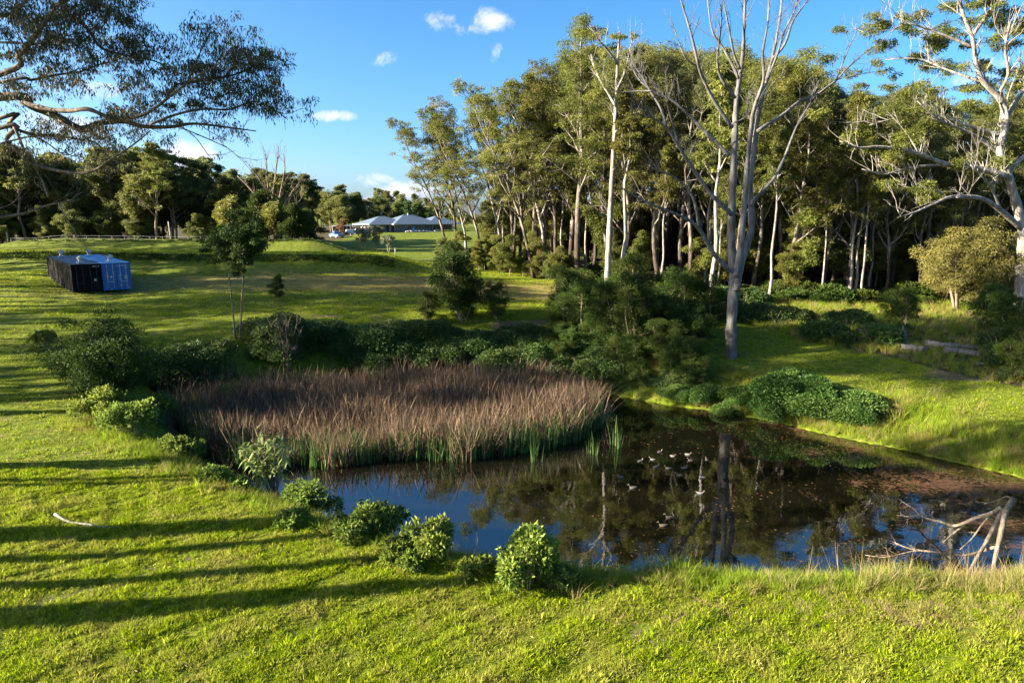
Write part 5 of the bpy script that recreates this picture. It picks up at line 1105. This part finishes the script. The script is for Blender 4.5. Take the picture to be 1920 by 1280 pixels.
def car(name, label, loc, rz, paint, ute):
    t = thing(name, label, 'car', loc, rz); b = MB(); hw = .9
    prof = [(-2.5,.45),(-2.5,.95),(-2.35,1.0),(-.4,1.02),(-.35,1.7),(.75,1.7),(1.35,1.12),(2.3,.98),(2.45,.75),(2.45,.45)] if ute else [(-2.2,.4),(-2.25,.9),(-2.0,1.05),(-1.6,1.5),(.4,1.5),(1.15,1.02),(2.1,.88),(2.2,.65),(2.2,.4)]
    n = len(prof); 
    V = [(x, -hw*(1 if z < 1.1 else .84), z) for x, z in prof] + [(x, hw*(1 if z < 1.1 else .84), z) for x, z in prof]
    me = bpy.data.meshes.new('body'); me.from_pydata(V, [], [tuple(range(n)), tuple(range(2*n-1, n-1, -1))] + [(i, i+n, (i+1) % n + n, (i+1) % n) for i in range(n)]); me.materials.append(MATS[paint]); bo = link('body', me, t)
    for s in (-1, 1):
        for x in (-1.45, 1.45):
            w = MB(); tube(w, [(x, s*(hw-.2), .36), (x, s*(hw+.03), .36)], .36, 14); wo = w.obj('wheel', 'tyre', t, True); r = MB(); tube(r, [(x, s*(hw+.0), .36), (x, s*(hw+.045), .36)], .2, 10); r.obj('rim', 'galvanised', wo)
        g = MB(); x0, x1 = ((-.25, .9) if ute else (-1.4, .55)); g.add([(x0, s*(hw*.97), 1.12), (x1+.25, s*(hw*.97), 1.12), (x1-.25, s*(hw*.865), 1.55 if ute else 1.42), (x0+.1, s*(hw*.865), 1.55 if ute else 1.42)], [(0,1,2,3)]); g.obj('window', 'window_glass', t)
        l = MB(); box(l, -2.56 if ute else -2.3, -2.5 if ute else -2.22, s*.7-.12, s*.7+.12, .72, .92); l.obj('tail_light', 'red_lamp', t)
        l = MB(); xx = 2.43 if ute else 2.14; box(l, xx, xx+.06, s*.65-.15, s*.65+.15, .68, .82); l.obj('headlight', 'label_white', t)
    return t
g = P(631, 441, 178); car('parked_ute', 'blue pickup parked on the grass beside the rusty tree', (g[0], g[1], hz(g[0], g[1])), 2.3, 'car_blue', True)
g = P(660, 440, 192); car('parked_car', 'white car parked under the carport', (g[0], g[1]+1, hz(g[0], g[1]+1)), .4, 'car_white', False)
g = P(674, 440, 193); car('parked_car', 'pale car behind the white post of the carport', (g[0], g[1]+3, hz(g[0], g[1]+3)), .5, 'car_white', False)
# frames on the far lawn
def trellis():
    g = P(578, 452, 122); z = hz(g[0], g[1]); t = thing('trellis_frame', 'low curved hoop frame standing on the bank top', 'frame', (g[0], g[1], z))
    for k in range(4):
        m = MB(); q = [(-2.6 + 5.4*s, k*.9, 1.5*math.sin(PI*s)**.6) for s in np.linspace(0, 1, 12)]; tube(m, q, .05, 5); m.obj('hoop', 'pole_wood', t, True)
    for z_ in (.7, 1.45): m = MB(); box(m, -.1 if z_ > 1 else -2.3, .0 if z_ > 1 else -2.2, 0, 2.8, z_, z_+.06); m.obj('rail', 'pole_wood', t)
    g = P(625, 452, 124); z = hz(g[0], g[1]); t = thing('low_table_frame', 'pale timber trestle frame on the lawn beyond the bank end', 'table', (g[0], g[1], z), -.2)
    m = MB(); box(m, -.9, .9, -.3, .3, .78, .86); m.obj('top', 'dead_wood', t)
    for x in (-.8, .8):
        for y in (-.25, .25): m = MB(); box(m, x-.04, x+.04, y-.04, y+.04, 0, .78); m.obj('leg', 'dead_wood', t)
    g = P(612, 450, 124); m = MB(); tube(m, [(0,0,0),(0,0,.7),(0,0,.74)], [.3,.32,.24], 10); o = m.obj('white_bucket', 'white_paint', None, True); o.location = (g[0], g[1], hz(g[0], g[1])); tag(o, 'white tub left of the pale trestle frame', 'tub')
trellis()
# posts and wires of the field fence in front of the tree line, power pole
for px, py, Y, H, lab, wd in ((14,445,122,3.3,'grey post at the picture edge before the tree line',.14),(321,445,121,4.6,'leaning pale-green pole before the tree line',.13),(445,440,121,6.2,'thin pale pole behind the twin-stemmed sapling',.12),(741,474,104,1.0,'short white peg post on the house lawn',.06)):
    g = P(px, py, Y); m = MB(); lean = -.25 if px == 321 else 0; tube(m, [(0,0,-.3),(lean*.5,0,H*.5),(lean,0,H)], [wd, wd*.95, wd*.85], 8); tube(m, [(lean,0,H),(lean,0,H+.04)], wd*.5, 6)
    o = m.obj('pole', 'pole_wood' if px != 741 else 'white_paint', None, True); o.location = (g[0], g[1], hz(g[0], g[1])); tag(o, lab, 'pole')
def fence():
    Y = 120.5; a = P(20, 445, Y); b = P(400, 445, Y); t = thing('wire_fence', 'wire fence on posts along the foot of the tree line', 'fence', (a[0], a[1], 0)); n = 17
    for k in range(n):
        x = a[0] + (b[0]-a[0])*k/(n-1); z = hz(x, Y); m = MB(); tube(m, [(x-a[0], 0, z-.2), (x-a[0], 0, z+1.9)], .05, 5); m.obj('post', 'pole_wood', t)
    for dz in (1.0, 1.4, 1.85):
        m = MB(); q = [(a[0] + (b[0]-a[0])*k/32 - a[0], 0, hz(a[0] + (b[0]-a[0])*k/32, Y)+dz) for k in range(33)]; tube(m, q, .012, 4); m.obj('wire', 'galvanised', t)
fence()
# ------------------------------------------------------------------ dead wood
def px_limb(mb, pts, w0, w1, tw=0, seed=0, sides=7):
    """pts: (photo x, photo y, height above water)"""
    q = smooth_path([G(x, y, z) for x, y, z in pts], 4); Y = q[:, 1].mean(); r = np.linspace(w0, w1, len(q))*.5*Y/F*.8
    tube(mb, q, r, sides)
    if tw: twigs(mb, np.random.default_rng(seed), q, .012, tw, .6, 1, .15)
def dead_branch():
    root = thing('dead_branch', 'bleached dead tree limb with forked boughs lying in the near right of the pond', 'branch', (0, 0, 0)); root['label'] = 'bleached dead forked tree limb slumped into the pond by the rim grass'
    for i, (p, w0, w1, tw) in enumerate([([(1900,935,2.2),(1885,960,1.9),(1880,985,1.6),(1872,1020,1.0),(1866,1050,.6),(1858,1085,.3)], 15, 10, 0),
        ([(1882,955,1.9),(1870,975,1.6),(1850,1015,1.0),(1835,1040,.7),(1812,1082,.3)], 12, 8, 0),
        ([(1878,950,1.9),(1858,962,1.5),(1830,970,1.2),(1808,980,.9),(1788,985,.7),(1765,978,.55),(1740,972,.4),(1725,965,.3),(1715,955,.25),(1700,945,.2),(1684,934,.15)], 10, 2.5, 7),
        ([(1728,967,.3),(1718,966,.3),(1702,968,.25),(1688,965,.2)], 3.5, 2, 4),
        ([(1868,1025,.9),(1855,1028,.8),(1840,1033,.6),(1812,1040,.45),(1780,1038,.4),(1740,1033,.35),(1718,1032,.3),(1690,1038,.2),(1660,1044,.15),(1622,1040,.1)], 9, 2, 9),
        ([(1722,1032,.3),(1700,1026,.3),(1680,1018,.25),(1672,1014,.25)], 4, 2, 3),
        ([(1730,1036,.3),(1715,1048,.2),(1695,1055,.12),(1680,1056,.08)], 4, 2, 2),
        ([(1812,979,.9),(1800,990,.6),(1785,1002,.4),(1768,1017,.2)], 6, 4, 0),
        ([(1856,965,1.4),(1840,985,1.0),(1822,1010,.6),(1800,1030,.3)], 5, 3, 2),
        ([(1872,1005,1.1),(1882,1015,.9),(1890,1032,.5)], 5, 2.5, 0),
        ([(1898,938,2.1),(1888,930,2.1),(1870,938,2.0),(1845,944,1.9)], 4, 1.5, 3)]):
        mb = MB(); px_limb(mb, p, w0, w1, tw, i); mb.obj('trunk' if i == 0 else 'limb', 'dead_wood', root, True)
dead_branch()
def lying(name, label, cat, pts, w0, w1, mat, tw=0, seed=0):
    q = [];
    for (px, py, dz) in pts: g = ground(px, py, 2.0); q.append(g + np.array([0, 0, dz]))
    q = np.array(q); b = q[0].copy(); mb = MB(); p = smooth_path(q - b, 3); rr = np.linspace(w0, w1, len(p)); rr = rr*(1 + .08*np.sin(np.arange(len(p))*2.1)); tube(mb, p, rr, 10)
    if tw: twigs(mb, np.random.default_rng(seed), p, w1*.5, tw, .9, 0, .5)
    o = mb.obj(name, mat, None, True); o.location = tuple(b); tag(o, label, cat)
lying('fallen_stick', 'long curved white stick lying on the sunny lawn', 'stick', [(104,966,.05),(118,975,.05),(135,981,.04),(165,985,.05),(190,989,.04),(220,990,.03)], .055, .025, 'white_bark')
lying('fallen_log', 'bleached log lying in the grass, nearest the mown path', 'log', [(1690,657,.15),(1705,658,.2),(1725,660,.22),(1738,660,.2)], .32, .2, 'log_wood', 2, 1)
lying('fallen_log', 'long pale log, rearmost of the pile before the wood', 'log', [(1735,650,.3),(1770,656,.35),(1800,658,.35),(1830,659,.3)], .24, .14, 'log_wood', 3, 2)
lying('fallen_log', 'grey-brown log in front of the long pale one', 'log', [(1770,664,.25),(1800,667,.3),(1838,671,.25)], .26, .2, 'log_wood', 2, 3)
lying('fallen_log', 'broken weathered log end poking out of the brown grass', 'log', [(1632,638,.5),(1645,644,.35),(1668,650,.2)], .2, .14, 'log_wood', 2, 4)
lying('fallen_stump', 'upright splintered grey stump behind the bleached log', 'stump', [(1696,648,-.1),(1694,640,.5),(1690,640,1.2)], .28, .06, 'log_wood', 2, 5)
lying('fallen_stick', 'short white stick on the bare ground near the picture edge', 'stick', [(1830,682,.05),(1842,683,.06),(1852,684,.05)], .08, .05, 'white_bark')
lying('fallen_stick', 'thin grey stick below the short white one on bare ground', 'stick', [(1848,691,.05),(1862,692,.06),(1880,692,.05)], .06, .04, 'log_wood')
# ------------------------------------------------------------------ ducks
def duck_meshes(body, headm):
    st = np.array([(-.25,.115,.012,.008),(-.21,.105,.045,.025),(-.15,.085,.082,.055),(-.06,.065,.108,.085),(.04,.06,.112,.092),(.11,.07,.095,.085),(.155,.10,.066,.065),(.175,.145,.044,.045),(.185,.19,.036,.038),(.195,.225,.042,.042),(.215,.25,.046,.042),(.24,.25,.038,.034),(.262,.24,.024,.022)])
    mb = MB(); n = 10; V = []
    for x, z, wy, wz in st:
        for k in range(n): a = 2*PI*k/n; V.append((x, math.cos(a)*wy, z + math.sin(a)*wz))
    m = len(st); Fq = [(i*n+k, i*n+(k+1) % n, (i+1)*n+(k+1) % n, (i+1)*n+k) for i in range(m-1) for k in range(n)]; mb.add(V, Fq)
    c0 = mb.n; mb.add([(-.27,0,.12),(.268,0,.24)], np.zeros((0,3), int)); mb.F3.append(np.array([(c0, (k+1) % n, k) for k in range(n)] + [(c0+1, (m-1)*n+k, (m-1)*n+(k+1) % n) for k in range(n)]))
    bodym = mb.mesh('body', body, True)
    h = MB(); V = []; sp = st[8:]
    for x, z, wy, wz in sp:
        for k in range(n): a = 2*PI*k/n; V.append((x, math.cos(a)*wy*1.05, z + math.sin(a)*wz*1.05))
    h.add(V, [(i*n+k, i*n+(k+1) % n, (i+1)*n+(k+1) % n, (i+1)*n+k) for i in range(len(sp)-1) for k in range(n)])
    bl = MB(); tube(bl, [(.255,0,.238),(.285,0,.228),(.315,0,.222)], [.02,.018,.012], 6)
    wg = MB()
    for s in (-1, 1): wg.add([(.08, s*.112, .09), (-.05, s*.128, .10), (-.2, s*.06, .125), (-.26, s*.025, .135), (-.06, s*.10, .15), (.07, s*.095, .135)], [(0,1,4,5),(1,2,3,4)])
    return bodym, h.mesh('head', headm, True), bl.mesh('bill', 'bill', True), wg.mesh('wing', body, True)
DK = {k: duck_meshes(*v) for k, v in {'pale': ('duck_pale','duck_head'), 'tan': ('duck_tan','duck_tan'), 'brown': ('duck_brown','duck_brown')}.items()}
for (zx, zy, kind, deg, s, lab) in [(685,225,'pale',20,.9,0),(840,275,'pale',-30,.9,0),(1022,258,'pale',-25,1.05,0),(1250,318,'pale',100,.9,'pale duck apart from the flock, nearest the leafless gum reflection'),(595,316,'pale',150,.9,0),(450,335,'pale',20,.95,0),(640,402,'pale',15,1.05,0),(783,422,'pale',160,1.0,0),(980,418,'pale',10,1.0,0),(1050,328,'pale',140,.9,0),(915,508,'tan',175,1.05,'tan-breasted duck in front of the pale flock'),(1200,528,'pale',120,1.05,'pale duck turned away to the right of the flock'),(1170,722,'pale',-20,1.1,'white-looking duck swimming alone below the flock'),(215,530,'pale',200,1.05,'pale duck nearest the reeds, leaving the flock'),(360,655,'pale',178,1.2,'pale duck with raised head facing the reeds'),(800,1012,'brown',175,1.2,'dark brown duck just behind the tan one'),(720,1108,'tan',178,1.2,'tan duck, closest to the near bank')]:
    g = G(1130 + zx/6.4, 810 + zy/6.4 + 2, 0); t = thing('duck', lab if lab else 'pale duck of the flock resting on the dark water', 'duck', (g[0], g[1], -.035), math.radians(deg), 'ducks on the pond', s*.66)
    for nm, me in zip(('body', 'head', 'bill', 'wing'), DK[kind]): link(nm, me, t)
